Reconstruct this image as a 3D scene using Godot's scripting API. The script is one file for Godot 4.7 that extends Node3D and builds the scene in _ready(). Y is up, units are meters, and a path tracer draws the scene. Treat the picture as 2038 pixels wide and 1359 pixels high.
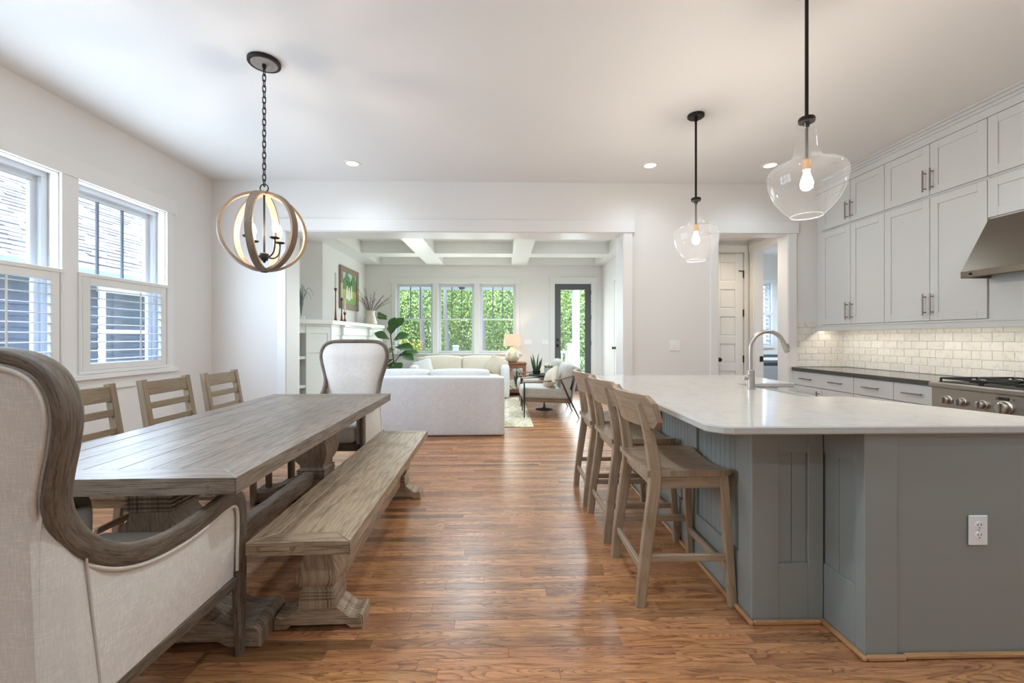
extends Node3D
# Open-plan dining room and kitchen looking through a cased opening into a living room.
# Coordinates: x to the right, y up, metres; helper V(x, y, d) puts a point d metres in front of the camera's wall line (z = -d).

var rng := RandomNumberGenerator.new()
var taken := {}
var MT := {}


# ---------------------------------------------------------------- mesh builder
class MB:
	var v := PackedVector3Array()
	var n := PackedVector3Array()
	var t := PackedVector2Array()
	var c := PackedColorArray()
	var ix := PackedInt32Array()
	var xf := Transform3D.IDENTITY
	var col := Color.WHITE
	var uo := Vector2.ZERO

	func vert(p: Vector3, nn: Vector3, uv: Vector2) -> int:
		v.append(xf * p)
		n.append((xf.basis * nn).normalized())
		t.append(uv + uo)
		c.append(col)
		return v.size() - 1

	# flat polygon, turned so that it faces outdir
	func poly(pts: Array, uvs: Array, outdir: Vector3) -> void:
		var nn: Vector3 = (pts[1] - pts[0]).cross(pts[2] - pts[0]).normalized()
		var flip := nn.dot(outdir) < 0.0
		if flip:
			nn = -nn
		var at := v.size()
		for k in pts.size():
			vert(pts[k], nn, uvs[k])
		for k in range(1, pts.size() - 1):
			if flip:
				ix.append_array([at, at + k, at + k + 1])
			else:
				ix.append_array([at, at + k + 1, at + k])

	func buv(p: Vector3, a: int, g: int) -> Vector2:
		var a1 := (a + 1) % 3
		var a2 := (a + 2) % 3
		if g == a:
			return Vector2(p[a1], p[a2])
		return Vector2(p[g], p[3 - a - g])

	# chamfered box: centre, size, chamfer, grain axis
	func box(ce: Vector3, s: Vector3, b := 0.003, g := 0) -> void:
		var h := s * 0.5
		b = minf(b, minf(h.x, minf(h.y, h.z)) * 0.8)
		for a in 3:
			var a1 := (a + 1) % 3
			var a2 := (a + 2) % 3
			for sg in [-1.0, 1.0]:
				var pts := []
				var uvs := []
				for q in [[-1, -1], [1, -1], [1, 1], [-1, 1]]:
					var p := Vector3.ZERO
					p[a] = sg * h[a]
					p[a1] = q[0] * (h[a1] - b)
					p[a2] = q[1] * (h[a2] - b)
					pts.append(ce + p)
					uvs.append(buv(p, a, g))
				var o := Vector3.ZERO
				o[a] = sg
				poly(pts, uvs, o)
			if b > 0.0:
				for s0 in [-1.0, 1.0]:
					for s1 in [-1.0, 1.0]:
						var pts := []
						var uvs := []
						for q in [[1, -1], [1, 1], [0, 1], [0, -1]]:
							var p := Vector3.ZERO
							p[a] = s0 * (h[a] - (0.0 if q[0] else b))
							p[a1] = s1 * (h[a1] - (b if q[0] else 0.0))
							p[a2] = q[1] * (h[a2] - b)
							pts.append(ce + p)
							uvs.append(buv(p, a, g))
						var o := Vector3.ZERO
						o[a] = s0
						o[a1] = s1
						poly(pts, uvs, o)
		if b > 0.0:
			for s0 in [-1.0, 1.0]:
				for s1 in [-1.0, 1.0]:
					for s2 in [-1.0, 1.0]:
						var q := Vector3(s0 * h.x, s1 * h.y, s2 * h.z)
						var d := Vector3(s0, s1, s2) * b
						poly([ce + q - Vector3(0, d.y, d.z), ce + q - Vector3(d.x, 0, d.z), ce + q - Vector3(d.x, d.y, 0)], [Vector2.ZERO, Vector2.ZERO, Vector2.ZERO], Vector3(s0, s1, s2))

	# box by its limits; d is the distance in front (z = -d)
	func bx(x0: float, x1: float, y0: float, y1: float, d0: float, d1: float, b := 0.0, g := 0) -> void:
		box(Vector3((x0 + x1) / 2, (y0 + y1) / 2, -(d0 + d1) / 2), Vector3(absf(x1 - x0), absf(y1 - y0), absf(d1 - d0)), b, g)

	# square bar from a to b with its own width and depth at each end
	func bar(a: Vector3, b: Vector3, w0: Vector2, w1: Vector2, side := Vector3.RIGHT, ch := 0.004) -> void:
		var y := (b - a).normalized()
		var x := (side - y * side.dot(y)).normalized()
		var z := x.cross(y)
		var rows := []
		for k in 2:
			var w: Vector2 = (w0 if k == 0 else w1) * 0.5
			var p: Vector3 = a if k == 0 else b
			var r := []
			var e := minf(ch, minf(w.x, w.y) * 0.6)
			for q in [[-w.x, -w.y + e], [-w.x + e, -w.y], [w.x - e, -w.y], [w.x, -w.y + e], [w.x, w.y - e], [w.x - e, w.y], [-w.x + e, w.y], [-w.x, w.y - e]]:
				r.append(p + x * q[0] + z * q[1])
			rows.append(r)
		var len := a.distance_to(b)
		var mid := (a + b) / 2
		for k in 8:
			var k2 := (k + 1) % 8
			var p0: Vector3 = rows[0][k]
			var p1: Vector3 = rows[0][k2]
			var wd := p0.distance_to(p1)
			var off := k * 0.07
			poly([p0, p1, rows[1][k2], rows[1][k]], [Vector2(0, off), Vector2(0, off + wd), Vector2(len, off + wd), Vector2(len, off)], (p0 + p1 + rows[1][k]+ rows[1][k2]) / 4 - mid)
		for k in 2:
			var uvs := []
			for p in rows[k]:
				uvs.append(Vector2((p - mid).dot(x), (p - mid).dot(z)))
			poly(rows[k], uvs, -y if k == 0 else y)

	# smooth surface through rows of points
	func grid(P: Array, wrap := false, us := 1.0, vs := 1.0, flip := false) -> void:
		var R := P.size()
		var C: int = P[0].size()
		var nor := PackedVector3Array()
		nor.resize(R * C)
		for i in R - 1:
			for j in C - 1:
				var a: Vector3 = P[i][j]
				var b: Vector3 = P[i][j + 1]
				var d: Vector3 = P[i + 1][j]
				var e: Vector3 = P[i + 1][j + 1]
				var f := (e - a).cross(d - b)
				if flip:
					f = -f
				nor[i * C + j] += f
				nor[i * C + j + 1] += f
				nor[(i + 1) * C + j] += f
				nor[(i + 1) * C + j + 1] += f
		if wrap:
			for i in R:
				var s := nor[i * C] + nor[i * C + C - 1]
				nor[i * C] = s
				nor[i * C + C - 1] = s
		var at := v.size()
		var ul := 0.0
		for i in R:
			if i > 0:
				ul += (P[i][C / 2] as Vector3).distance_to(P[i - 1][C / 2])
			var vl := 0.0
			for j in C:
				if j > 0:
					vl += (P[i][j] as Vector3).distance_to(P[i][j - 1])
				vert(P[i][j], nor[i * C + j].normalized() if nor[i * C + j].length() > 1e-12 else Vector3.UP, Vector2(ul * us, vl * vs))
		for i in R - 1:
			for j in C - 1:
				var a := at + i * C + j
				if flip:
					ix.append_array([a, a + 1, a + C + 1, a, a + C + 1, a + C])
				else:
					ix.append_array([a, a + C + 1, a + 1, a, a + C, a + C + 1])

	# turned shape round the y axis; sharp profile corners stay sharp
	func lathe(prof: Array, seg := 24, centre := Vector3.ZERO, square := false) -> void:
		var runs := [[prof[0]]]
		for k in range(1, prof.size()):
			runs[-1].append(prof[k])
			if k < prof.size() - 1:
				var d0: Vector2 = (prof[k] - prof[k - 1]).normalized()
				var d1: Vector2 = (prof[k + 1] - prof[k]).normalized()
				if d0.dot(d1) < 0.8:
					runs.append([prof[k]])
		for run in runs:
			if run.size() < 2:
				continue
			if square:
				for s in 4:
					var rows := []
					for p in run:
						var r := []
						for q in 2:
							var an := PI / 4 + PI / 2 * (s + q)
							r.append(centre + Vector3(cos(an) * p.x * 1.41421, p.y, sin(an) * p.x * 1.41421))
						rows.append(r)
					grid(rows)
			else:
				var rows := []
				for p in run:
					var r := []
					for s in seg + 1:
						var an := TAU * s / seg
						r.append(centre + Vector3(cos(an) * p.x, p.y, sin(an) * p.x))
					rows.append(r)
				grid(rows, true)

	# round tube through points; r is a number or an array
	func tube(pts: Array, r, seg := 8, closed := false, caps := true) -> void:
		var sec := []
		for s in seg:
			sec.append(Vector2(cos(TAU * s / seg), sin(TAU * s / seg)))
		sweep(pts, sec, Vector3.ZERO, r, closed, caps)

	# section (2D, scaled by r) moved along points with parallel transport; u0 is the first direction of the section's x
	func sweep(pts: Array, sec: Array, u0: Vector3, r = 1.0, closed := false, caps := true, sharp := false) -> void:
		var N := pts.size()
		var u := u0
		var rows := []
		for k in N:
			var a: Vector3 = pts[k - 1] if k > 0 else (pts[N - 1] if closed else pts[0])
			var b: Vector3 = pts[k + 1] if k < N - 1 else (pts[0] if closed else pts[N - 1])
			var T := (b - a).normalized()
			if u == Vector3.ZERO:
				u = Vector3.UP if absf(T.y) < 0.9 else Vector3.RIGHT
			u = (u - T * u.dot(T)).normalized()
			var w := T.cross(u)
			var rr: float = r[k] if r is Array or r is PackedFloat32Array else r
			var row := []
			for s in sec.size() + 1:
				var q: Vector2 = sec[s % sec.size()]
				row.append((pts[k] as Vector3) + (u * q.x + w * q.y) * rr)
			rows.append(row)
		if closed:
			rows.append(rows[0])
		if sharp:
			for s in sec.size():
				var rs := []
				for row in rows:
					rs.append([row[s], row[s + 1]])
				grid(rs, false, 1.0, 1.0, true)
		else:
			grid(rows, true, 1.0, 1.0, true)
		if caps and not closed:
			for e in [0, N - 1]:
				var row: Array = rows[e].slice(0, sec.size())
				var uvs := []
				for q in sec:
					uvs.append(q * 0.05)
				var dirv: Vector3 = (pts[0] - pts[1]) if e == 0 else (pts[N - 1] - pts[N - 2])
				poly(row, uvs, dirv)

	# 2D outline (xy) pushed from z0 to z1, with a small chamfer and smooth or sharp sides
	func prism(outl: Array, z0: float, z1: float, ch := 0.0, smooth_sides := false) -> void:
		var N := outl.size()
		var area := 0.0
		for k in N:
			var a: Vector2 = outl[k]
			var b: Vector2 = outl[(k + 1) % N]
			area += a.x * b.y - b.x * a.y
		var o := outl.duplicate()
		if area < 0:
			o.reverse()
		var inn := []
		for k in N:
			var d0: Vector2 = (o[k] - o[(k + N - 1) % N]).normalized()
			var d1: Vector2 = (o[(k + 1) % N] - o[k]).normalized()
			var m := Vector2(-d0.y - d1.y, d0.x + d1.x)
			m = m.normalized() / maxf(0.5, m.length() / 2.0)
			inn.append(o[k] + m * ch)
		var tri := Geometry2D.triangulate_polygon(PackedVector2Array(inn))
		for e in [0, 1]:
			var z := z0 if e == 0 else z1
			var at := v.size()
			for p in inn:
				vert(Vector3(p.x, p.y, z), Vector3(0, 0, -1.0 if e == 0 else 1.0), p)
			for k in range(0, tri.size(), 3):
				var a: Vector2 = inn[tri[k]]
				var b: Vector2 = inn[tri[k + 1]]
				var d: Vector2 = inn[tri[k + 2]]
				var ccw := (b - a).cross(d - a) > 0
				if ccw == (e == 1):
					ix.append_array([at + tri[k], at + tri[k + 2], at + tri[k + 1]])
				else:
					ix.append_array([at + tri[k], at + tri[k + 1], at + tri[k + 2]])
		var levels := [[inn, z0], [o, z0 + ch], [o, z1 - ch], [inn, z1]] if ch > 0.0 else [[o, z0], [o, z1]]
		for l in levels.size() - 1:
			if smooth_sides:
				var rows := []
				for q in 2:
					var row := []
					for k in N + 1:
						var p: Vector2 = levels[l + q][0][k % N]
						row.append(Vector3(p.x, p.y, levels[l + q][1]))
					rows.append(row)
				grid(rows, true)
			else:
				var acc := 0.0
				for k in N:
					var k2 := (k + 1) % N
					var p: Vector2 = levels[l][0][k]
					var p2: Vector2 = levels[l][0][k2]
					var q: Vector2 = levels[l + 1][0][k]
					var q2: Vector2 = levels[l + 1][0][k2]
					var za: float = levels[l][1]
					var zb: float = levels[l + 1][1]
					var dd: Vector2 = o[k2] - o[k]
					var su := p.distance_to(p2)
					poly([Vector3(p.x, p.y, za), Vector3(p2.x, p2.y, za), Vector3(q2.x, q2.y, zb), Vector3(q.x, q.y, zb)], [Vector2(acc, za), Vector2(acc + su, za), Vector2(acc + su, zb), Vector2(acc, zb)], Vector3(dd.y, -dd.x, 0))
					acc += su

	# soft cushion: rounded box whose faces bulge; puff = bulge of each axis
	func cushion(ce: Vector3, s: Vector3, rad: float, puff := Vector3.ZERO, N := 10) -> void:
		var h := s * 0.5
		rad = minf(rad, minf(h.x, minf(h.y, h.z)))
		var start := v.size()
		for a in 3:
			var a1 := (a + 1) % 3
			var a2 := (a + 2) % 3
			for sg in [-1.0, 1.0]:
				var rows := []
				for i in N + 1:
					var row := []
					for j in N + 1:
						var p := Vector3.ZERO
						p[a] = sg * h[a]
						var u := -1.0 + 2.0 * i / N
						var w := -1.0 + 2.0 * j / N
						u = signf(u) * (1.0 - pow(1.0 - absf(u), 1.5))
						w = signf(w) * (1.0 - pow(1.0 - absf(w), 1.5))
						p[a1] = u * h[a1]
						p[a2] = w * h[a2]
						var core := Vector3(clampf(p.x, -h.x + rad, h.x - rad), clampf(p.y, -h.y + rad, h.y - rad), clampf(p.z, -h.z + rad, h.z - rad))
						var d := p - core
						if d.length() > 1e-6:
							p = core + d.normalized() * rad
						var f := Vector3(p.x / h.x, p.y / h.y, p.z / h.z)
						var g := Vector3(1 - f.x * f.x, 1 - f.y * f.y, 1 - f.z * f.z)
						p += Vector3(f.x * g.y * g.z * puff.x, f.y * g.x * g.z * puff.y, f.z * g.x * g.y * puff.z)
						row.append(ce + p)
					rows.append(row)
				grid(rows, false, 1.0, 1.0, sg < 0)
		weld(start)

	# same place, same normal
	func weld(start: int) -> void:
		var sums := {}
		for k in range(start, v.size()):
			var key := (v[k] * 4000.0).round()
			sums[key] = sums.get(key, Vector3.ZERO) + n[k]
		for k in range(start, v.size()):
			n[k] = (sums[(v[k] * 4000.0).round()] as Vector3).normalized()

	func mesh() -> ArrayMesh:
		var a := []
		a.resize(Mesh.ARRAY_MAX)
		a[Mesh.ARRAY_VERTEX] = v
		a[Mesh.ARRAY_NORMAL] = n
		a[Mesh.ARRAY_TEX_UV] = t
		a[Mesh.ARRAY_COLOR] = c
		a[Mesh.ARRAY_INDEX] = ix
		var m := ArrayMesh.new()
		m.add_surface_from_arrays(Mesh.PRIMITIVE_TRIANGLES, a)
		return m


# ---------------------------------------------------------------- naming and placing
func V(x: float, y: float, d: float) -> Vector3:
	return Vector3(x, y, -d)

func numbered(called: String) -> String:
	if not taken.has(called):
		taken[called] = 0
		return called
	taken[called] += 1
	return "%s_%03d" % [called, taken[called]]

func tag(o: Node3D, label: String, category: String, group := "", kind := "") -> Node3D:
	o.set_meta("label", label)
	o.set_meta("category", category)
	if group:
		o.set_meta("group", group)
	if kind:
		o.set_meta("kind", kind)
	return o

func thing(called: String, label: String, category: String, at := Vector3.ZERO, turn := 0.0, group := "", kind := "") -> Node3D:
	var o := Node3D.new()
	o.name = numbered(called)
	add_child(o)
	o.position = at
	o.rotation.y = turn
	return tag(o, label, category, group, kind)

func part(called: String, mb: MB, m: Material, parent: Node3D, label := "") -> MeshInstance3D:
	var o := MeshInstance3D.new()
	o.name = called
	o.mesh = mb.mesh()
	o.material_override = m
	parent.add_child(o, true)
	if label:
		o.set_meta("label", label)
	return o

func shared(called: String, me: Mesh, m: Material, parent: Node3D, at := Transform3D.IDENTITY) -> MeshInstance3D:
	var o := MeshInstance3D.new()
	o.name = called
	o.mesh = me
	o.material_override = m
	o.transform = at
	parent.add_child(o, true)
	return o

func solo(called: String, mb: MB, m: Material, label: String, category: String, group := "", kind := "") -> MeshInstance3D:
	var o := MeshInstance3D.new()
	o.name = numbered(called)
	o.mesh = mb.mesh()
	o.material_override = m
	add_child(o)
	tag(o, label, category, group, kind)
	return o

func struct(called: String, mb: MB, m: Material, label: String, category: String) -> MeshInstance3D:
	return solo(called, mb, m, label, category, "", "structure")

func copy(o: Node3D, called: String, label: String, at: Vector3, turn := 0.0, group := "") -> Node3D:
	var r: Node3D = o.duplicate()
	r.name = numbered(called)
	add_child(r)
	r.position = at
	r.rotation.y = turn
	r.set_meta("label", label)
	if group:
		r.set_meta("group", group)
	return r

func rr(a: float, b: float) -> float:
	return rng.randf_range(a, b)


# ---------------------------------------------------------------- materials
func mat(key: String, col: Color, rough: float, metal := 0.0, spec := 0.5) -> StandardMaterial3D:
	var m := StandardMaterial3D.new()
	m.resource_name = key
	m.albedo_color = col
	m.roughness = rough
	m.metallic = metal
	m.metallic_specular = spec
	MT[key] = m
	return m

func C8(r: int, g: int, b: int) -> Color:
	return Color8(r, g, b)

func noise_bytes(sd: int, freq: float, w: int, h: int, w2: int, h2: int, oct := 3) -> PackedByteArray:
	var f := FastNoiseLite.new()
	f.seed = sd
	f.frequency = freq
	f.noise_type = FastNoiseLite.TYPE_SIMPLEX_SMOOTH
	f.fractal_octaves = oct
	var im := f.get_seamless_image(w, h, false, false, 0.3)
	im.convert(Image.FORMAT_L8)
	if w2 != w or h2 != h:
		im.resize(w2, h2, Image.INTERPOLATE_CUBIC)
	return im.get_data()

func tex(bytes: PackedByteArray, w: int, h: int, f := Image.FORMAT_RGB8) -> ImageTexture:
	return ImageTexture.create_from_image(Image.create_from_data(w, h, false, f, bytes))

# wood: u runs along the grain. rings = strength of the cathedral lines, streak = strength of fine pores
func wood_image(sd: int, w: int, h: int, rings: float, nrings: float, streak: float, blot: float, warm: Color, dark: Color, weather := 0.0) -> ImageTexture:
	var low := noise_bytes(sd, 0.012, w / 8, h / 2, w, h, 2)
	var fine := noise_bytes(sd + 1, 0.18, w / 32, h, w, h, 2)
	var mid := noise_bytes(sd + 2, 0.03, w / 4, h, w, h, 3)
	var grit := noise_bytes(sd + 3, 0.25, w / 4, h, w, h, 2)
	var out := PackedByteArray()
	out.resize(w * h * 3)
	for k in w * h:
		var l := low[k] / 255.0
		var f := fine[k] / 255.0
		var md := mid[k] / 255.0
		var r := l * nrings + f * 0.25
		r -= floorf(r)
		var ring := 1.0 - r
		ring = ring * ring * ring * ring
		var g: float = grit[k] / 255.0
		var dk := rings * ring * (0.35 + 0.65 * g) + streak * maxf(0.0, f - 0.5) * 2.0 + blot * maxf(0.0, md - 0.45)
		if weather > 0.0:
			dk += weather * (1.0 if f > 0.78 and g > 0.45 else 0.0)
		dk = clampf(dk, 0.0, 1.0)
		out[k * 3] = int(255.0 * lerpf(warm.r, dark.r, dk))
		out[k * 3 + 1] = int(255.0 * lerpf(warm.g, dark.g, dk))
		out[k * 3 + 2] = int(255.0 * lerpf(warm.b, dark.b, dk))
	return tex(out, w, h)

func linen_image(sd: int, w: int, amp: float, tint: Color) -> ImageTexture:
	var a := noise_bytes(sd, 0.3, w / 16, w, w, w, 2)
	var b := noise_bytes(sd + 1, 0.3, w, w / 16, w, w, 2)
	var lo := noise_bytes(sd + 2, 0.02, w / 2, w / 2, w, w, 2)
	var out := PackedByteArray()
	out.resize(w * w * 3)
	for k in w * w:
		var q := maxf(a[k] / 255.0 - 0.62, 0.0) * 1.6 + maxf(b[k] / 255.0 - 0.62, 0.0) * 1.6
		var s := 1.0 - amp * 0.55 + amp * q + (lo[k] / 255.0 - 0.5) * amp * 0.15 + (a[k] / 255.0 + b[k] / 255.0 - 1.0) * amp * 0.25
		s = clampf(s, 0.0, 1.0)
		out[k * 3] = int(255.0 * tint.r * s)
		out[k * 3 + 1] = int(255.0 * tint.g * s)
		out[k * 3 + 2] = int(255.0 * tint.b * s)
	return tex(out, w, w)

func marble_image(sd: int, w: int, base: Color, vein: Color, amt: float) -> ImageTexture:
	var a := noise_bytes(sd, 0.008, w, w, w, w, 4)
	var b := noise_bytes(sd + 1, 0.02, w, w, w, w, 3)
	var out := PackedByteArray()
	out.resize(w * w * 3)
	for k in w * w:
		var q := absf(a[k] / 255.0 - 0.5) * 2.0
		var ve := pow(maxf(0.0, 1.0 - q * 5.0), 2.0) * amt * (0.3 + b[k] / 255.0) + maxf(0.0, b[k] / 255.0 - 0.55) * amt * 0.9
		ve = clampf(ve, 0.0, 1.0)
		out[k * 3] = int(255.0 * lerpf(base.r, vein.r, ve))
		out[k * 3 + 1] = int(255.0 * lerpf(base.g, vein.g, ve))
		out[k * 3 + 2] = int(255.0 * lerpf(base.b, vein.b, ve))
	return tex(out, w, w)

func wooden(key: String, tx: Texture2D, col: Color, rough: float, su: float, sv: float, relief := 0.0) -> StandardMaterial3D:
	var m := mat(key, col, rough)
	m.albedo_texture = tx
	m.uv1_scale = Vector3(su, sv, 1)
	m.vertex_color_use_as_albedo = true
	m.texture_filter = BaseMaterial3D.TEXTURE_FILTER_LINEAR_WITH_MIPMAPS_ANISOTROPIC
	if relief > 0.0:
		m.heightmap_enabled = true
		m.heightmap_texture = tx
		m.heightmap_scale = relief
	return m

func cloth(key: String, tx: Texture2D, col: Color, sc: float, relief := 0.05) -> StandardMaterial3D:
	var m := mat(key, col, 0.95, 0.0, 0.2)
	m.albedo_texture = tx
	m.uv1_triplanar = true
	m.uv1_scale = Vector3.ONE * sc
	m.rim_enabled = true
	m.rim = 0.12
	if relief > 0.0:
		m.heightmap_enabled = true
		m.heightmap_texture = tx
		m.heightmap_scale = relief
	return m

func glow(key: String, col: Color, e: float) -> StandardMaterial3D:
	var m := mat(key, Color(1, 1, 1), 0.6)
	m.emission_enabled = true
	m.emission = col
	m.emission_energy_multiplier = e
	return m

func materials() -> void:
	# painted surfaces
	mat("wall", C8(234, 232, 229), 0.85)
	mat("ceiling", C8(236, 235, 233), 0.92)
	mat("trim", C8(236, 235, 233), 0.38)
	mat("living_trim", C8(232, 231, 226), 0.32)
	mat("cabinet", C8(212, 213, 210), 0.42)
	mat("island_paint", C8(146, 149, 143), 0.45)
	mat("door_dark", C8(92, 92, 92), 0.5)
	mat("vinyl", C8(222, 226, 232), 0.4)
	mat("shutter", C8(232, 231, 228), 0.42)
	mat("bookcase_back", C8(150, 146, 138), 0.7)
	mat("plastic", C8(244, 244, 242), 0.35)
	mat("slot", C8(40, 40, 40), 0.5)
	# metals
	mat("bronze", C8(44, 38, 35), 0.45, 0.55)
	mat("black_metal", C8(28, 27, 27), 0.5, 0.4)
	mat("nickel", C8(196, 190, 184), 0.28, 1.0)
	mat("handle_steel", C8(150, 140, 132), 0.32, 1.0)
	mat("steel", C8(168, 162, 152), 0.34, 1.0)
	mat("hood_steel", C8(134, 124, 112), 0.36, 1.0)
	mat("iron", C8(38, 36, 35), 0.6, 0.3)
	mat("copper_stick", C8(120, 70, 48), 0.42, 0.6)
	mat("chair_metal", C8(52, 48, 46), 0.45, 0.4)
	# glass
	var g := mat("pane", Color(0.96, 0.98, 1.0, 0.04), 0.0)
	g.transparency = BaseMaterial3D.TRANSPARENCY_ALPHA
	g = mat("lamp_glass", Color(0.97, 0.98, 1.0, 0.008), 0.01, 0.0, 0.6)
	g.transparency = BaseMaterial3D.TRANSPARENCY_ALPHA
	g = mat("mercury_glass", C8(206, 200, 176), 0.16, 0.35)
	g.heightmap_enabled = true
	mat("mirror", C8(215, 215, 215), 0.05, 1.0)
	# stone
	var mb := marble_image(31, 512, C8(198, 194, 188), C8(176, 168, 160), 0.34)
	var m := mat("counter", Color(1, 1, 1), 0.12)
	m.albedo_texture = mb
	m.uv1_triplanar = true
	m.uv1_scale = Vector3.ONE * 0.8
	var tm := marble_image(51, 512, C8(240, 236, 229), C8(200, 197, 192), 0.4)
	m = mat("tile", Color(1, 1, 1), 0.2)
	m.albedo_texture = tm
	m.uv1_scale = Vector3(1.6, 1.6, 1)
	m.vertex_color_use_as_albedo = true
	mat("grout", C8(224, 221, 215), 0.9)
	mat("dark_counter", C8(74, 70, 66), 0.1)
	mat("porcelain", C8(242, 242, 240), 0.12)
	mat("ceramic", C8(216, 208, 192), 0.35)
	# wood
	var oak := wood_image(11, 1024, 512, 0.62, 16.0, 0.35, 0.6, Color(1.0, 0.98, 0.95), Color(0.30, 0.20, 0.15))
	m = wooden("floor", oak, Color(0.84, 0.61, 0.43), 0.30, 0.55, 2.2)
	m.metallic_specular = 0.64
	mat("subfloor", C8(40, 24, 16), 0.8)
	var old := wood_image(77, 1024, 512, 0.30, 9.0, 0.6, 0.7, Color(1.0, 1.0, 1.0), Color(0.46, 0.41, 0.375), 0.5)
	wooden("table_wood", old, Color(0.57, 0.515, 0.46), 0.4, 0.6, 1.8, 0.03)
	wooden("bench_wood", old, Color(0.70, 0.61, 0.50), 0.4, 0.6, 1.8, 0.03)
	wooden("pedestal_wood", old, Color(0.66, 0.58, 0.50), 0.5, 0.7, 1.8, 0.02)
	var soft := wood_image(21, 512, 512, 0.3, 7.0, 0.35, 0.4, Color(1.0, 1.0, 1.0), Color(0.55, 0.47, 0.40))
	wooden("chair_wood", soft, Color(0.57, 0.49, 0.39), 0.5, 0.8, 2.0)
	wooden("stool_wood", soft, Color(0.68, 0.59, 0.49), 0.45, 0.8, 2.0)
	wooden("wing_wood", old, Color(0.46, 0.405, 0.35), 0.55, 1.4, 3.5, 0.04)
	wooden("lamp_wood", soft, Color(0.56, 0.49, 0.42), 0.6, 1.5, 3.0)
	wooden("brown_wood", soft, Color(0.55, 0.36, 0.25), 0.4, 1.2, 2.5)
	wooden("frame_wood", soft, Color(0.60, 0.53, 0.45), 0.6, 1.2, 2.5)
	wooden("shoe_wood", soft, Color(0.78, 0.58, 0.40), 0.4, 0.8, 2.0)
	# cloth
	var lin := linen_image(5, 512, 0.17, Color(1, 1, 1))
	cloth("linen", lin, C8(240, 233, 224), 2.2, 0.006)
	cloth("piping", lin, C8(234, 223, 210), 2.2, 0.0)
	cloth("sofa", linen_image(9, 256, 0.14, Color(1, 1, 1)), C8(240, 238, 237), 2.6, 0.0)
	cloth("sofa_cream", linen_image(12, 256, 0.14, Color(1, 1, 1)), C8(238, 228, 208), 2.6, 0.0)
	cloth("chair_grey", linen_image(15, 256, 0.3, Color(1, 1, 1)), C8(218, 212, 202), 6.0, 0.04)
	cloth("pillow", linen_image(17, 256, 0.2, Color(1, 1, 1)), C8(224, 208, 186), 4.0, 0.03)
	m = mat("shade", C8(226, 208, 190), 0.9)
	m.backlight_enabled = true
	m.backlight = Color(0.7, 0.62, 0.55)
	# plants
	for q in [["fig_leaf", C8(58, 96, 40)], ["snake_leaf", C8(56, 84, 58)], ["sprig_leaf", C8(78, 118, 62)], ["succulent", C8(130, 146, 112)], ["air_leaf", C8(96, 118, 112)]]:
		m = mat(q[0], q[1], 0.42)
		m.vertex_color_use_as_albedo = true
	m = mat("foliage", C8(122, 144, 84), 0.7, 0.0, 0.15)
	m.vertex_color_use_as_albedo = true
	m.backlight_enabled = true
	m.backlight = Color(0.6, 0.7, 0.35)
	m = mat("foliage_core", C8(40, 66, 30), 0.9)
	m = mat("yellow_leaf", C8(160, 156, 40), 0.6)
	m.vertex_color_use_as_albedo = true
	m.backlight_enabled = true
	m.backlight = Color(0.7, 0.7, 0.2)
	mat("bark", C8(84, 80, 72), 0.9)
	mat("stem", C8(98, 78, 58), 0.8)
	mat("twig", C8(88, 62, 52), 0.8)
	mat("pot_white", C8(232, 230, 226), 0.4)
	mat("basket", C8(170, 140, 100), 0.9)
	mat("candle", C8(226, 228, 212), 0.5)
	mat("soil", C8(52, 40, 30), 0.95)
	# outdoors
	m = mat("roof", C8(176, 175, 172), 0.9)
	m.vertex_color_use_as_albedo = true
	mat("siding", C8(44, 52, 62), 0.7)
	mat("white_paint", C8(240, 242, 244), 0.5)
	mat("grass", C8(84, 100, 58), 0.95)
	mat("decking", C8(150, 140, 128), 0.8)
	mat("window_dark", C8(46, 56, 62), 0.1)
	# glowing
	glow("can_glow", Color(1.0, 0.93, 0.82), 4.0)
	glow("bulb_glow", Color(1.0, 0.90, 0.76), 14.0)
	glow("strip_glow", Color(1.0, 0.95, 0.84), 3.0)
	mat("muntin", C8(120, 128, 138), 0.5)
	mat("washer", C8(170, 178, 184), 0.35)
	mat("washer_dark", C8(66, 72, 80), 0.4)
	var gl := mat("lip_glass", Color(0.97, 0.98, 1.0, 0.35), 0.05, 0.0, 0.8)
	gl.transparency = BaseMaterial3D.TRANSPARENCY_ALPHA
	mat("socket_grey", C8(120, 112, 106), 0.5, 0.3)
	mat("copper_socket", C8(196, 160, 128), 0.45, 0.4)
	mat("sleeve", C8(214, 200, 182), 0.6)
	wooden("lamp_wood_grey", soft, Color(0.60, 0.58, 0.56), 0.6, 1.5, 3.0)
	wooden("chair_frame", soft, Color(0.52, 0.42, 0.33), 0.45, 1.2, 2.5)
	mat("planter", C8(196, 196, 192), 0.7)
	var rg := marble_image(93, 512, C8(222, 208, 178), C8(146, 150, 158), 1.0)
	m = mat("rug", Color(1, 1, 1), 0.98, 0.0, 0.1)
	m.albedo_texture = rg
	m.uv1_triplanar = true
	m.uv1_scale = Vector3.ONE * 1.1
	mat("gutter", C8(110, 122, 128), 0.5)
	mat("seam", C8(196, 184, 172), 0.95)


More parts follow.
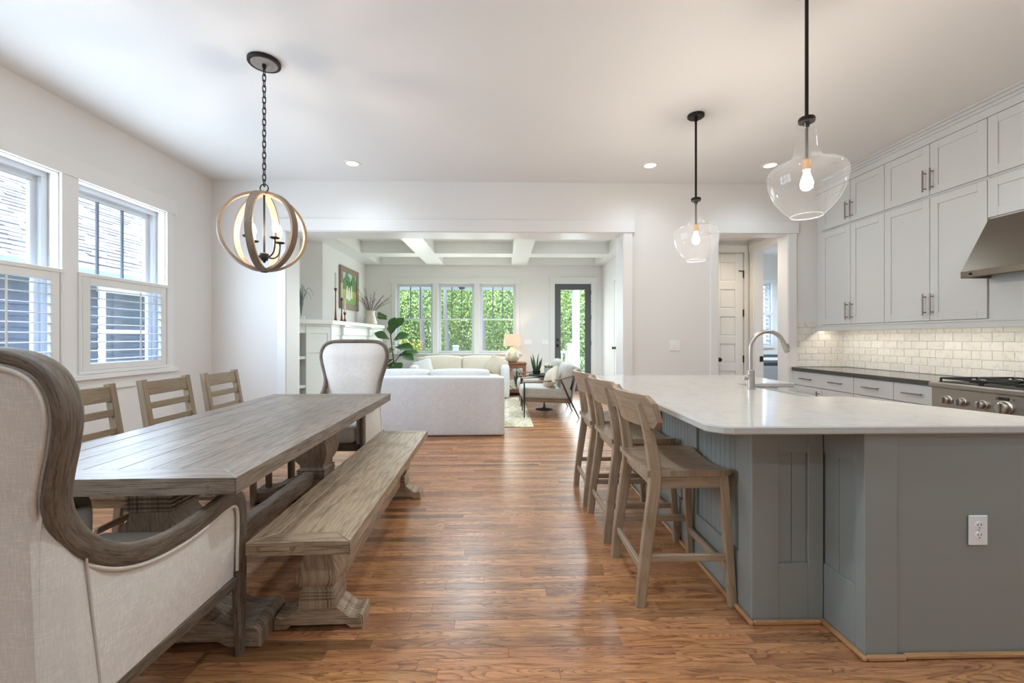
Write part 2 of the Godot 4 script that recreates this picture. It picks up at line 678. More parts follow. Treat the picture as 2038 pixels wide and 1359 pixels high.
# ---------------------------------------------------------------- the scene
func _ready() -> void:
	rng.seed = 4711
	# camera: eye 1.26 m up, turned 1.28 degrees to the right, lens lowered a little to keep verticals upright
	var cam := Camera3D.new()
	cam.name = "camera"
	cam.position = Vector3(0, 1.26, 0)
	cam.rotation.y = -atan(19.0 / 850.0)
	cam.near = 0.05
	cam.far = 200.0
	cam.projection = Camera3D.PROJECTION_FRUSTUM
	cam.keep_aspect = Camera3D.KEEP_HEIGHT
	cam.size = 0.05 * 1359.0 / 850.0
	cam.frustum_offset = Vector2(0, -7.5 / 850.0 * 0.05)
	add_child(cam)
	cam.current = true
	# sky
	var env := Environment.new()
	var sm := ProceduralSkyMaterial.new()
	sm.sky_top_color = Color(0.60, 0.72, 0.90)
	sm.sky_horizon_color = Color(0.88, 0.92, 0.96)
	sm.sky_curve = 0.2
	sm.ground_bottom_color = Color(0.42, 0.45, 0.38)
	sm.ground_horizon_color = Color(0.60, 0.63, 0.58)
	sm.sky_energy_multiplier = 2.6
	sm.ground_energy_multiplier = 1.3
	var sky := Sky.new()
	sky.sky_material = sm
	env.background_mode = Environment.BG_SKY
	env.sky = sky
	env.tonemap_mode = Environment.TONE_MAPPER_LINEAR
	env.tonemap_exposure = 2.3
	env.sdfgi_enabled = true
	env.ssao_enabled = true
	env.ssil_enabled = true
	var we := WorldEnvironment.new()
	we.name = "world_environment"
	we.environment = env
	add_child(we)
	# sun: high, from behind the viewer and a little to the left, over the neighbour's roof
	var sun := DirectionalLight3D.new()
	sun.name = "sun"
	sun.rotation_degrees = Vector3(-61.6, -39.8, 0)
	sun.light_energy = 2.8
	sun.light_color = Color(1.0, 0.96, 0.90)
	sun.light_angular_distance = 0.6
	sun.shadow_enabled = true
	sun.sky_mode = DirectionalLight3D.SKY_MODE_LIGHT_ONLY
	add_child(sun)
	# daylight entering by the windows: one area light just inside each glass, facing the room
	for q in [[-3.372, 3.817, 0.80], [-3.372, 2.778, 0.86], [-3.372, 1.725, 0.80]]:
		daylight(V(q[0], 2.12, q[1]), -PI / 2, Vector2(q[2], 0.66), Color(0.83, 0.92, 1.0), DAY_LEFT)
		daylight(V(-3.235, 1.37, q[1]), -PI / 2, Vector2(q[2], 0.64), Color(0.83, 0.92, 1.0), DAY_LEFT)
	for q in [[-2.03, 9.915, 0.70, 1.40, 1.71], [-1.07, 9.915, 0.70, 1.40, 1.71], [-0.11, 9.915, 0.70, 1.40, 1.71], [1.64, 9.90, 0.55, 2.0, 1.32]]:
		daylight(V(q[0], q[4], q[1]), PI, Vector2(q[2], q[3]), Color(0.96, 1.0, 0.99), DAY_FAR)
	materials()
	room_shell()
	living_shell()
	hall_and_laundry()
	floor_planks()
	dining_windows()
	ceiling_lamps()
	island()
	kitchen_run()
	dining_set()
	lamps()
	living_room()
	outdoors()


const DAY_LEFT := 0.5
const DAY_FAR := 0.6

func daylight(at: Vector3, turn: float, size: Vector2, c: Color, e: float) -> void:
	var l := AreaLight3D.new()
	l.name = "window_daylight"
	add_child(l, true)
	l.position = at
	l.rotation.y = turn
	l.area_size = size
	l.light_energy = e
	l.light_color = c
	l.area_normalize_energy = true
	l.area_range = 16
	l.shadow_enabled = true


# ---------------------------------------------------------------- room shell
const CEIL := 3.05
const BACK := -2.6

func room_shell() -> void:
	var mb := MB.new()
	# left wall with its window openings
	var holes := [[1.29, 2.16], [2.303, 3.253], [3.381, 4.254]]
	var y0 := 0.968
	var y1 := 2.488
	mb.bx(-3.48, -3.30, 0, y0, BACK, 5.2)
	mb.bx(-3.48, -3.30, y1, 3.3, BACK, 5.2)
	var d := BACK
	for h in holes:
		mb.bx(-3.48, -3.30, y0, y1, d, h[0])
		d = h[1]
	mb.bx(-3.48, -3.30, y0, y1, d, 5.2)
	struct("wall_left", mb, MT.wall, "white painted dining room side wall with the shuttered windows", "wall")
	# far wall with the wide cased opening and the hall opening
	mb = MB.new()
	mb.bx(-3.30, -2.457, 0, 2.472, 4.92, 5.2)
	mb.bx(-3.30, 1.401, 2.472, 3.3, 4.92, 5.2)
	mb.bx(1.401, 2.40, 0, 3.3, 4.92, 5.2)
	mb.bx(2.40, 2.501, 0, 3.3, 4.92, 5.07)
	mb.bx(2.501, 3.33, 2.472, 3.3, 4.92, 5.07)
	mb.bx(3.33, 5.4, 0, 3.3, 4.92, 5.07)
	var far := struct("wall_far", mb, MT.wall, "white wall with the wide cased opening into the living room", "wall")
	# right wall behind the kitchen
	mb = MB.new()
	mb.bx(4.0, 4.18, 0, 3.3, BACK, 4.92)
	var right := struct("wall_right", mb, MT.wall, "kitchen side wall behind the range and wall cabinets", "wall")
	# wall behind the camera
	mb = MB.new()
	mb.bx(-3.48, 4.18, 0, 3.3, BACK - 0.18, BACK)
	struct("wall_back", mb, MT.wall, "white wall behind the viewer", "wall")
	mb = MB.new()
	mb.bx(-3.48, 4.18, CEIL, 3.3, BACK - 0.18, 4.921)
	struct("ceiling", mb, MT.ceiling, "smooth white ceiling over dining room and kitchen", "ceiling")

	# casings of the two openings: flat boards with a wider head
	mb = MB.new()
	mb.bx(-2.553, -2.457, 0, 2.472, 4.895, 4.921, 0.002)
	mb.bx(1.401, 1.499, 0, 2.472, 4.895, 4.921, 0.002)
	mb.bx(-2.575, 1.524, 2.472, 2.611, 4.888, 4.921, 0.002)
	mb.bx(-2.58, 1.529, 2.472, 2.485, 4.883, 4.921, 0.002)
	# jamb and head lining
	mb.bx(-2.458, -2.449, 0, 2.472, 4.905, 5.215, 0.001)
	mb.bx(1.392, 1.402, 0, 2.472, 4.905, 5.215, 0.001)
	mb.bx(-2.457, 1.401, 2.464, 2.473, 4.905, 5.215, 0.001)
	struct("trim_1", mb, MT.trim, "white flat-board casing round the wide opening to the living room", "trim")
	mb = MB.new()
	mb.bx(2.413, 2.501, 0, 2.472, 4.895, 4.921, 0.002)
	mb.bx(3.33, 3.425, 0, 2.472, 4.895, 4.921, 0.002)
	mb.bx(2.39, 3.448, 2.472, 2.611, 4.888, 4.921, 0.002)
	mb.bx(2.50, 2.509, 0, 2.472, 4.905, 5.085, 0.001)
	mb.bx(3.322, 3.332, 0, 2.472, 4.905, 5.085, 0.001)
	mb.bx(2.501, 3.33, 2.464, 2.473, 4.905, 5.085, 0.001)
	struct("trim_2", mb, MT.trim, "white flat-board casing round the narrow opening to the pantry hall", "trim")
	# baseboards
	mb = MB.new()
	mb.bx(-3.30, -3.284, 0, 0.14, BACK, 4.92, 0.003)
	struct("baseboard_left", mb, MT.trim, "white baseboard under the dining room windows", "baseboard")
	mb = MB.new()
	mb.bx(-3.284, -2.553, 0, 0.14, 4.904, 4.92, 0.003)
	mb.bx(1.499, 2.413, 0, 0.14, 4.904, 4.92, 0.003)
	struct("baseboard_far", mb, MT.trim, "white baseboard along the wall beside the cased opening", "baseboard")

	# marble subway tiles of the splashback: each tile a part of the wall it covers
	tiles(right, true, 1.0, 4.915, 0.922, 1.36, 4.0)
	tiles(far, false, 3.372, 3.995, 0.922, 1.445, 4.92)
	# light switch between the two openings
	switch_plate("wall_switch", "white double switch plate on the wall between the two openings", Vector3(2.002, 1.167, -4.918), 2)


func tiles(wall: Node3D, on_side: bool, a0: float, a1: float, y0: float, y1: float, plane: float) -> void:
	var g := MB.new()
	if on_side:
		g.bx(plane - 0.006, plane + 0.001, y0 - 0.004, y1, a0, a1)
	else:
		g.bx(a0, a1, y0 - 0.004, y1, plane - 0.006, plane + 0.001)
	part("grout_bed", g, MT.grout, wall)
	var th := 0.0762
	var tw := 0.1524
	var rowi := 0
	var y := y0
	while y < y1 - 0.01:
		var h := minf(th, y1 - y)
		var a := a1 + (tw / 2 if rowi % 2 else 0.0)
		while a > a0 + 0.01:
			var hi := minf(a, a1)
			var lo := maxf(a - tw, a0)
			if hi - lo > 0.02:
				var t := MB.new()
				var s := rr(0.93, 1.0)
				t.col = Color(s, s * rr(0.985, 1.0), s * rr(0.96, 1.0))
				t.uo = Vector2(rr(0, 5), rr(0, 5))
				var out := 0.011 + rr(0, 0.0012)
				if on_side:
					t.bx(plane - out, plane - 0.004, y + 0.0012, y + h - 0.0012, lo + 0.0012, hi - 0.0012, 0.0018)
				else:
					t.bx(lo + 0.0012, hi - 0.0012, y + 0.0012, y + h - 0.0012, plane - out, plane - 0.004, 0.0018)
				part("tile", t, MT.tile, wall)
			a -= tw
		y += th
		rowi += 1


func switch_plate(called: String, label: String, at: Vector3, gangs: int, w := 0.046, outlet := false, turn := 0.0) -> Node3D:
	var o := thing(called, label, "outlet" if outlet else "light switch", at, turn)
	var mb := MB.new()
	var wide := 0.03 + w * gangs
	mb.box(Vector3(0, 0, 0.003), Vector3(wide, 0.118, 0.007), 0.003)
	part("plate", mb, MT.plastic, o)
	for k in gangs:
		var x := (k - (gangs - 1) * 0.5) * w
		if not outlet:
			mb = MB.new()
			mb.box(Vector3(x, 0, 0.008), Vector3(0.032, 0.066, 0.006), 0.002)
			part("rocker", mb, MT.plastic, o)
	return o


# white vinyl window: local x along the wall, y up from the sill, z into the room
func window_unit(called: String, label: String, at: Vector3, turn: float, w: float, h: float, muntins: int, meet := 0.5, fw := 0.045, sw := 0.042) -> Node3D:
	var o := thing(called, label, "window", at, turn, "", "structure")
	var mb := MB.new()
	ring(mb, -w / 2, w / 2, 0, h, fw, -0.06, 0.02, 0.003)
	part("frame", mb, MT.vinyl, o)
	var my := h * meet
	mb = MB.new()
	ring(mb, -w / 2 + fw - 0.005, w / 2 - fw + 0.005, my - 0.02, h - fw + 0.005, sw, -0.055, -0.02, 0.003)
	var up := part("sash", mb, MT.vinyl, o)
	mb = MB.new()
	ring(mb, -w / 2 + fw - 0.005, w / 2 - fw + 0.005, fw - 0.005, my + 0.02, sw, -0.03, 0.005, 0.003)
	part("sash", mb, MT.vinyl, o)
	for k in muntins:
		mb = MB.new()
		var x := -w / 2 + 0.08 + (w - 0.16) * (k + 1) / (muntins + 1.0)
		mb.box(Vector3(x, (my + h) / 2 - 0.01, -0.036), Vector3(0.022, h - my - fw - sw, 0.02), 0.003)
		part("muntin", mb, MT.muntin, o)
	mb = MB.new()
	mb.box(Vector3(0, (my + h) / 2, -0.04), Vector3(w - 2 * fw - sw, h - my - fw - sw * 0.5, 0.004), 0.0)
	part("pane", mb, MT.pane, o)
	mb = MB.new()
	mb.box(Vector3(0, my / 2 + 0.03, -0.012), Vector3(w - 2 * fw - sw, my - fw - sw * 0.5, 0.004), 0.0)
	part("pane", mb, MT.pane, o)
	return o


# four boards round a rectangle
func ring(mb: MB, x0: float, x1: float, y0: float, y1: float, w: float, z0: float, z1: float, b := 0.002) -> void:
	var z := (z0 + z1) / 2
	var dz := z1 - z0
	mb.box(Vector3((x0 + x1) / 2, y0 + w / 2, z), Vector3(x1 - x0, w, dz), b)
	mb.box(Vector3((x0 + x1) / 2, y1 - w / 2, z), Vector3(x1 - x0, w, dz), b)
	mb.box(Vector3(x0 + w / 2, (y0 + y1) / 2, z), Vector3(w, y1 - y0 - 2 * w, dz), b, 1)
	mb.box(Vector3(x1 - w / 2, (y0 + y1) / 2, z), Vector3(w, y1 - y0 - 2 * w, dz), b, 1)


# ---------------------------------------------------------------- oak strip floor
func floor_planks() -> void:
	var mb := MB.new()
	mb.bx(-4.0, 4.18, -0.12, -0.012, BACK - 0.18, 10.1)
	mb.bx(2.40, 6.0, -0.12, -0.012, 10.1, 5.0)
	var fl := struct("floor", mb, MT.subfloor, "stained oak strip floor running through dining room, kitchen and living room", "floor")
	var pw := 0.0572
	var built := 0
	var rest := MB.new()
	var d := -2.55
	while d < 9.9:
		var x0 := -3.30 if d < 5.2 else -3.6
		var x1 := 4.0 if d < 4.9 else 3.5
		var x := x0 - rr(0, 0.9)
		while x < x1:
			var L := rr(0.35, 1.35)
			var a := maxf(x, x0)
			var b := minf(x + L, x1)
			x += L
			if b - a < 0.02:
				continue
			var tone := rr(0.60, 1.15)
			if rng.randf() < 0.18:
				tone *= 0.6
			var c := Color(tone, tone * rr(0.93, 1.03), tone * rr(0.86, 1.04))
			var y := rr(-0.0006, 0.0)
			var one := d > 1.25 and d < 3.1 and a < 2.4 and b > -2.2
			if one:
				var t := MB.new()
				t.col = c
				t.uo = Vector2(rr(0, 9), rr(0, 9))
				t.bx(a + 0.0003, b - 0.0003, -0.012, y, d + 0.0003, d + pw - 0.0003, 0.0009)
				part("plank", t, MT.floor, fl)
				built += 1
			else:
				rest.col = c
				rest.uo = Vector2(rr(0, 9), rr(0, 9))
				rest.poly([V(a + 0.0003, y, d + 0.0003), V(b - 0.0003, y, d + 0.0003), V(b - 0.0003, y, d + pw - 0.0003), V(a + 0.0003, y, d + pw - 0.0003)], [Vector2(a, 0), Vector2(b, 0), Vector2(b, pw), Vector2(a, pw)], Vector3.UP)
		d += pw
	var o := part("planking", rest, MT.floor, fl)
	o.set_meta("kind", "stuff")
	print("planks ", built)


# ---------------------------------------------------------------- dining room windows with café shutters
func dining_windows() -> void:
	var holes := [[3.381, 4.254], [2.303, 3.253], [1.29, 2.16]]
	var names := ["dining window with two dark muntins, nearest the far wall", "dining window cut by the left edge of view, behind the wing chair", "dining window beside the viewer"]
	for k in 3:
		var h: Array = holes[k]
		window_unit("window_%d" % (k + 1), names[k], Vector3(-3.40, 0.968, -(h[0] + h[1]) / 2.0), PI / 2, h[1] - h[0], 1.52, 2, 0.50)
	# trim: head board, mullion casings, side casing, stool and apron
	var mb := MB.new()
	mb.bx(-3.30, -3.272, 2.488, 2.631, 1.05, 4.366, 0.002)
	mb.bx(-3.30, -3.278, 0.95, 2.488, 4.254, 4.335, 0.002)
	mb.bx(-3.30, -3.278, 0.95, 2.488, 3.253, 3.381, 0.002)
	mb.bx(-3.30, -3.278, 0.95, 2.488, 2.16, 2.303, 0.002)
	mb.bx(-3.30, -3.278, 0.95, 2.488, 1.19, 1.29, 0.002)
	mb.bx(-3.46, -3.245, 0.928, 0.968, 1.15, 4.36, 0.004)
	mb.bx(-3.30, -3.282, 0.83, 0.928, 1.19, 4.335, 0.002)
	# painted linings of the reveals
	for h in holes:
		mb.bx(-3.36, -3.30, 0.968, 2.488, h[0] - 0.001, h[0] + 0.008, 0.001)
		mb.bx(-3.36, -3.30, 0.968, 2.488, h[1] - 0.008, h[1] + 0.001, 0.001)
		mb.bx(-3.36, -3.30, 2.48, 2.489, h[0], h[1], 0.001)
	struct("trim_3", mb, MT.trim, "white head board, mullions and sill framing the bank of dining windows", "trim")
	for k in 2:
		var h: Array = holes[k]
		cafe_shutter("window_shutter", ["white café shutter with open louvers on the window nearest the far wall", "white café shutter cut by the left picture edge, above the near wing chair"][k], (h[0] + h[1]) / 2, h[1] - h[0])


func cafe_shutter(called: String, label: String, d: float, w: float) -> void:
	var o := thing(called, label, "shutter", V(-3.288, 0.97, d), PI / 2, "café shutters on the dining windows")
	var H := 0.80
	var mb := MB.new()
	ring(mb, -w / 2 - 0.012, w / 2 + 0.012, 0, H, 0.03, -0.02, 0.022, 0.003)
	part("frame", mb, MT.shutter, o)
	mb = MB.new()
	var x0 := -w / 2 + 0.022
	var x1 := w / 2 - 0.022
	mb.box(Vector3(0, 0.056, 0.004), Vector3(x1 - x0 - 0.128, 0.05, 0.028), 0.002)
	mb.box(Vector3(0, H - 0.061, 0.004), Vector3(x1 - x0 - 0.128, 0.06, 0.028), 0.002)
	mb.box(Vector3(x0 + 0.032, H / 2, 0.004), Vector3(0.064, H - 0.06, 0.028), 0.002)
	mb.box(Vector3(x1 - 0.032, H / 2, 0.004), Vector3(0.064, H - 0.06, 0.028), 0.002)
	part("panel", mb, MT.shutter, o)
	for k in 9:
		mb = MB.new()
		mb.xf = Transform3D(Basis(Vector3.RIGHT, 0.06), Vector3(0, 0.115 + k * 0.0705, 0.004))
		var sec := []
		for s in 12:
			var an := TAU * s / 12.0
			sec.append(Vector2(cos(an) * 0.031, sin(an) * 0.0045))
		mb.sweep([Vector3(x0 + 0.062, 0, 0), Vector3(x1 - 0.062, 0, 0)], sec, Vector3.BACK)
		part("louver", mb, MT.shutter, o)
	mb = MB.new()
	mb.box(Vector3(0.09, 0.40, 0.042), Vector3(0.012, 0.60, 0.010), 0.003)
	part("tilt_rod", mb, MT.shutter, o)
	for y in [0.14, H - 0.14]:
		mb = MB.new()
		mb.box(Vector3(w / 2 - 0.006, y, 0.024), Vector3(0.012, 0.06, 0.008), 0.002)
		part("hinge", mb, MT.plastic, o)


# ---------------------------------------------------------------- living room shell
func living_shell() -> void:
	var mb := MB.new()
	# far wall with three windows and the garden door
	var y0 := 0.90
	var y1 := 2.505
	var hs := [[-2.45, -1.61], [-1.487, -0.655], [-0.531, 0.31]]
	mb.bx(-3.8, 1.20, 0, y0, 9.9, 10.06)
	mb.bx(-3.8, 1.20, y1, 3.3, 9.9, 10.06)
	var x := -3.8
	for h in hs:
		mb.bx(x, h[0], y0, y1, 9.9, 10.06)
		x = h[1]
	mb.bx(x, 1.20, y0, y1, 9.9, 10.06)
	mb.bx(1.20, 2.08, 2.53, 3.3, 9.9, 10.06)
	mb.bx(2.08, 2.6, 0, 3.3, 9.9, 10.06)
	struct("wall_living_far", mb, MT.wall, "living room end wall with three windows and the garden door", "wall")
	mb = MB.new()
	mb.bx(2.33, 2.5, 0, 3.3, 5.2, 9.9)
	struct("wall_living_right", mb, MT.wall, "living room side wall right of the garden door", "wall")
	mb = MB.new()
	mb.bx(-3.8, -3.6, 0, 3.3, 5.2, 9.9)
	mb.bx(-3.6, -3.3, 0, 3.3, 5.19, 5.21)
	struct("wall_living_left", mb, MT.wall, "living room side wall behind the fireplace", "wall")
	mb = MB.new()
	mb.bx(-3.8, 2.5, 3.16, 3.32, 4.93, 10.06)
	struct("ceiling_living", mb, MT.ceiling, "coffered living room ceiling between the white beams", "ceiling")
	# coffer beams
	mb = MB.new()
	var bot := 2.93
	mb.bx(-1.722, -1.343, bot, 3.17, 5.2, 9.79, 0.003)
	mb.bx(0.202, 0.567, bot, 3.17, 5.2, 9.79, 0.003)
	mb.bx(2.122, 2.331, bot, 3.17, 5.2, 9.9, 0.003)
	mb.bx(-3.6, -2.786, bot, 3.17, 5.2, 9.9, 0.003)
	mb.bx(-3.6, 2.33, bot + 0.001, 3.17, 8.49, 8.886, 0.003)
	mb.bx(-3.6, 2.33, bot + 0.001, 3.17, 6.75, 7.12, 0.003)
	mb.bx(-3.6, 2.33, bot + 0.001, 3.17, 5.2, 5.42, 0.003)
	mb.bx(-3.6, 2.33, bot + 0.001, 3.17, 9.785, 9.9, 0.003)
	struct("trim_4", mb, MT.living_trim, "white coffer beams crossing the living room ceiling", "trim")
	# window casings
	mb = MB.new()
	mb.bx(-2.592, 0.431, 2.512, 2.649, 9.87, 9.901, 0.002)
	mb.bx(-2.546, -2.45, 0.90, 2.512, 9.878, 9.901, 0.002)
	mb.bx(0.31, 0.40, 0.90, 2.512, 9.878, 9.901, 0.002)
	mb.bx(-1.61, -1.487, 0.90, 2.512, 9.878, 9.901, 0.002)
	mb.bx(-0.655, -0.531, 0.90, 2.512, 9.878, 9.901, 0.002)
	mb.bx(-2.58, 0.43, 0.872, 0.90, 9.84, 9.95, 0.004)
	mb.bx(-2.546, 0.40, 0.79, 0.872, 9.882, 9.901, 0.002)
	struct("trim_5", mb, MT.living_trim, "white casing, head board and sill round the three living room windows", "trim")
	mb = MB.new()
	mb.bx(1.085, 2.199, 2.524, 2.661, 9.87, 9.901, 0.002)
	mb.bx(1.10, 1.215, 0, 2.524, 9.878, 9.901, 0.002)
	mb.bx(2.066, 2.18, 0, 2.524, 9.878, 9.901, 0.002)
	struct("trim_6", mb, MT.living_trim, "white casing round the grey garden door", "trim")
	mb = MB.new()
	mb.bx(-2.6, 1.10, 0, 0.14, 9.884, 9.901, 0.003)
	mb.bx(2.314, 2.331, 0, 0.14, 5.25, 9.88, 0.003)
	struct("baseboard_living", mb, MT.living_trim, "white baseboard round the living room", "baseboard")
	# garden door: grey with one tall pane
	var o := thing("door_1", "dark grey garden door with one tall glass pane", "door", V(1.64, 0.012, 9.93), 0.0, "", "structure")
	mb = MB.new()
	ring(mb, -0.42, 0.42, 0, 2.50, 0.135, -0.022, 0.022, 0.003)
	mb.box(Vector3(0, 0.195, 0), Vector3(0.58, 0.13, 0.044), 0.002)
	part("leaf", mb, MT.door_dark, o)
	mb = MB.new()
	mb.box(Vector3(0, 1.31, 0), Vector3(0.572, 2.10, 0.006), 0.0)
	part("pane", mb, MT.pane, o)
	for q in [[1.07, 0.028], [1.20, 0.024]]:
		mb = MB.new()
		mb.xf = Transform3D(Basis(Vector3.RIGHT, PI / 2), Vector3(-0.355, q[0], 0.02))
		mb.lathe([Vector2(0, 0.0), Vector2(q[1] + 0.006, 0), Vector2(q[1] + 0.006, 0.012), Vector2(0.012, 0.014), Vector2(0.012, 0.035), Vector2(q[1], 0.04), Vector2(q[1], 0.055), Vector2(q[1] * 0.6, 0.066), Vector2(0, 0.068)], 16)
		part("knob" if q[0] < 1.1 else "deadbolt", mb, MT.black_metal, o)
	for y in [0.3, 1.12, 1.72, 2.3]:
		mb = MB.new()
		mb.box(Vector3(0.425, y, 0.024), Vector3(0.018, 0.1, 0.012), 0.002)
		part("hinge", mb, MT.black_metal, o)
	# windows of the end wall
	for k in 3:
		var h: Array = hs[k]
		window_unit("window_%d" % (k + 4), ["living room window left of the other two, behind the fig tree", "middle living room window above the cream sofa", "living room window nearest the lamp and the garden door"][k], V((h[0] + h[1]) / 2, y0, 9.98), 0.0, h[1] - h[0], y1 - y0, 2, 0.49, 0.030, 0.034)
	# inner door in the side wall, seen edge on by its knob
	o = thing("door_2", "white living room side door seen edge-on by its black knob", "door", V(2.325, 0, 8.4), -PI / 2, "", "structure")
	mb = MB.new()
	mb.box(Vector3(0, 1.21, 0), Vector3(0.80, 2.42, 0.012), 0.002)
	part("leaf", mb, MT.living_trim, o)
	mb = MB.new()
	ring(mb, -0.5, 0.5, -0.1, 2.53, 0.095, 0.0, 0.014, 0.002)
	part("casing", mb, MT.living_trim, o)
	mb = MB.new()
	mb.xf = Transform3D(Basis(Vector3.RIGHT, PI / 2), Vector3(-0.33, 1.05, 0.005))
	mb.lathe([Vector2(0, 0.0), Vector2(0.032, 0), Vector2(0.032, 0.01), Vector2(0.012, 0.014), Vector2(0.012, 0.035), Vector2(0.028, 0.042), Vector2(0.028, 0.058), Vector2(0.015, 0.068), Vector2(0, 0.069)], 16)
	part("knob", mb, MT.black_metal, o)
	switch_plate("wall_switch", "white switch plate on the wall just right of the table lamp", V(0.589, 1.155, 9.899), 3)
	switch_plate("wall_switch", "white switch plate on the wall beside the garden door casing", V(0.986, 1.155, 9.899), 3)


# ---------------------------------------------------------------- pantry hall and laundry seen through the narrow opening
func hall_and_laundry() -> void:
	var mb := MB.new()
	mb.bx(2.501, 2.96, 0, 2.75, 6.0, 6.12)
	mb.bx(2.96, 3.42, 2.46, 2.75, 6.0, 6.12)
	mb.bx(3.42, 3.62, 0, 2.75, 6.0, 6.12)
	mb.bx(2.45, 3.62, 0, 2.75, 6.12, 6.2)
	struct("wall_hall_far", mb, MT.wall, "end wall of the small hall round the pantry door", "wall")
	mb = MB.new()
	mb.bx(3.50, 3.62, 2.46, 2.75, 5.07, 6.0)
	mb.bx(3.50, 3.62, 0, 2.46, 5.86, 6.0)
	struct("wall_hall_right", mb, MT.wall, "side wall of the small hall with the laundry doorway", "wall")
	mb = MB.new()
	mb.bx(2.40, 3.62, 2.62, 2.75, 5.07, 6.12)
	mb.bx(2.40, 2.501, 0, 2.62, 5.07, 6.12)
	struct("ceiling_hall", mb, MT.ceiling, "warm lit ceiling of the small hall", "ceiling")
	mb = MB.new()
	mb.bx(3.482, 3.501, 0, 2.46, 5.86, 5.94, 0.002)
	mb.bx(3.478, 3.501, 2.46, 2.57, 5.07, 5.96, 0.002)
	mb.bx(3.50, 3.625, 0, 2.46, 5.852, 5.861, 0.001)
	mb.bx(3.425, 3.49, 0, 2.47, 5.975, 6.001, 0.002)
	mb.bx(2.86, 3.478, 2.47, 2.57, 5.974, 6.001, 0.002)
	mb.bx(2.87, 2.955, 0, 2.47, 5.975, 6.001, 0.002)
	struct("trim_7", mb, MT.trim, "white casings of the pantry door and laundry doorway", "trim")
	# pantry door: six flat panels
	var o := thing("door_3", "narrow white panelled pantry door with black hinges", "door", V(3.19, 0.01, 5.99), 0.0, "", "structure")
	mb = MB.new()
	var w := 0.44
	mb.box(Vector3(0, 1.225, -0.012), Vector3(w, 2.44, 0.012), 0.0)
	var H := 2.44
	var pit := 0.372
	mb.box(Vector3(-w / 2 + 0.055, H / 2, 0.0), Vector3(0.11, H, 0.02), 0.003)
	mb.box(Vector3(w / 2 - 0.055, H / 2, 0.0), Vector3(0.11, H, 0.02), 0.003)
	for k in 7:
		mb.box(Vector3(0, 0.065 + k * 0.385, 0.0), Vector3(w - 0.221, 0.11, 0.02), 0.003)
	part("leaf", mb, MT.trim, o)
	for k in 6:
		mb = MB.new()
		mb.box(Vector3(0, 0.2575 + k * 0.385, -0.004), Vector3(w - 0.25, 0.235, 0.012), 0.009)
		part("panel", mb, MT.trim, o)
	for y in [0.95, 1.60, 2.15]:
		mb = MB.new()
		mb.box(Vector3(w / 2 + 0.004, y, 0.014), Vector3(0.016, 0.10, 0.014), 0.002)
		if y > 2.0:
			mb.box(Vector3(w / 2 - 0.035, y + 0.045, 0.018), Vector3(0.06, 0.012, 0.01), 0.002)
		part("hinge", mb, MT.black_metal, o)
	mb = MB.new()
	mb.xf = Transform3D(Basis(Vector3.RIGHT, PI / 2), Vector3(-0.135, 0.94, 0.005))
	mb.lathe([Vector2(0, 0.0), Vector2(0.032, 0), Vector2(0.032, 0.01), Vector2(0.012, 0.014), Vector2(0.012, 0.035), Vector2(0.028, 0.042), Vector2(0.028, 0.058), Vector2(0.015, 0.068), Vector2(0, 0.069)], 16)
	part("knob", mb, MT.black_metal, o)
	var strike := MB.new()
	strike.box(V(3.595, 0.965, 5.848), Vector3(0.05, 0.075, 0.006), 0.002)
	solo("strike_plate", strike, MT.black_metal, "small black latch plate on the laundry door jamb", "latch plate")
	# laundry shell
	mb = MB.new()
	mb.bx(3.62, 3.85, 0, 2.75, 7.4, 7.55)
	mb.bx(4.75, 5.5, 0, 2.75, 7.4, 7.55)
	mb.bx(3.85, 4.75, 0, 1.08, 7.4, 7.55)
	mb.bx(3.85, 4.75, 2.27, 2.75, 7.4, 7.55)
	struct("wall_laundry_far", mb, MT.wall, "white laundry room wall with the bright shuttered window", "wall")
	mb = MB.new()
	mb.bx(5.4, 5.55, 0, 2.75, 5.07, 7.55)
	mb.bx(3.50, 3.62, 0, 2.75, 6.12, 7.55)
	struct("wall_laundry_right", mb, MT.wall, "white side walls of the laundry room", "wall")
	mb = MB.new()
	mb.bx(3.50, 5.55, 2.70, 2.85, 5.07, 7.55)
	struct("ceiling_laundry", mb, MT.ceiling, "white laundry room ceiling", "ceiling")
	mb = MB.new()
	mb.bx(3.6, 5.55, -0.12, -0.002, 5.0, 7.55)
	struct("floor_laundry", mb, MT.floor, "brown laundry room floor", "floor")
	window_unit("window_7", "bright laundry room window behind white plantation shutters", V(4.3, 1.08, 7.47), 0.0, 0.9, 1.19, 0)
	# shutters: two tiers of louvers
	o = thing("window_shutter", "white plantation shutter on the laundry window, glimpsed behind the faucet", "shutter", V(4.3, 1.08, 7.39))
	mb = MB.new()
	ring(mb, -0.47, 0.47, 0, 1.19, 0.05, -0.02, 0.02, 0.002)
	mb.box(Vector3(0, 0.60, 0), Vector3(0.84, 0.05, 0.03), 0.002)
	part("frame", mb, MT.shutter, o)
	for k in 15:
		if k == 7:
			continue
		mb = MB.new()
		mb.xf = Transform3D(Basis(Vector3.RIGHT, 0.55), Vector3(0, 0.09 + k * 0.0722, 0))
		mb.box(Vector3(-0.02, 0, 0), Vector3(0.80, 0.008, 0.06), 0.002)
		part("louver", mb, MT.shutter, o)
	# washing machine
	o = thing("washing_machine", "grey laundry machine with dark control strip, glimpsed through the hall", "washing machine", V(4.26, 0, 6.72))
	mb = MB.new()
	mb.box(Vector3(0, 0.42, 0), Vector3(0.68, 0.84, 0.66), 0.02)
	part("body", mb, MT.washer, o)
	mb = MB.new()
	mb.box(Vector3(0, 0.868, 0.0), Vector3(0.68, 0.055, 0.66), 0.012)
	part("control_panel", mb, MT.washer_dark, o)
	mb = MB.new()
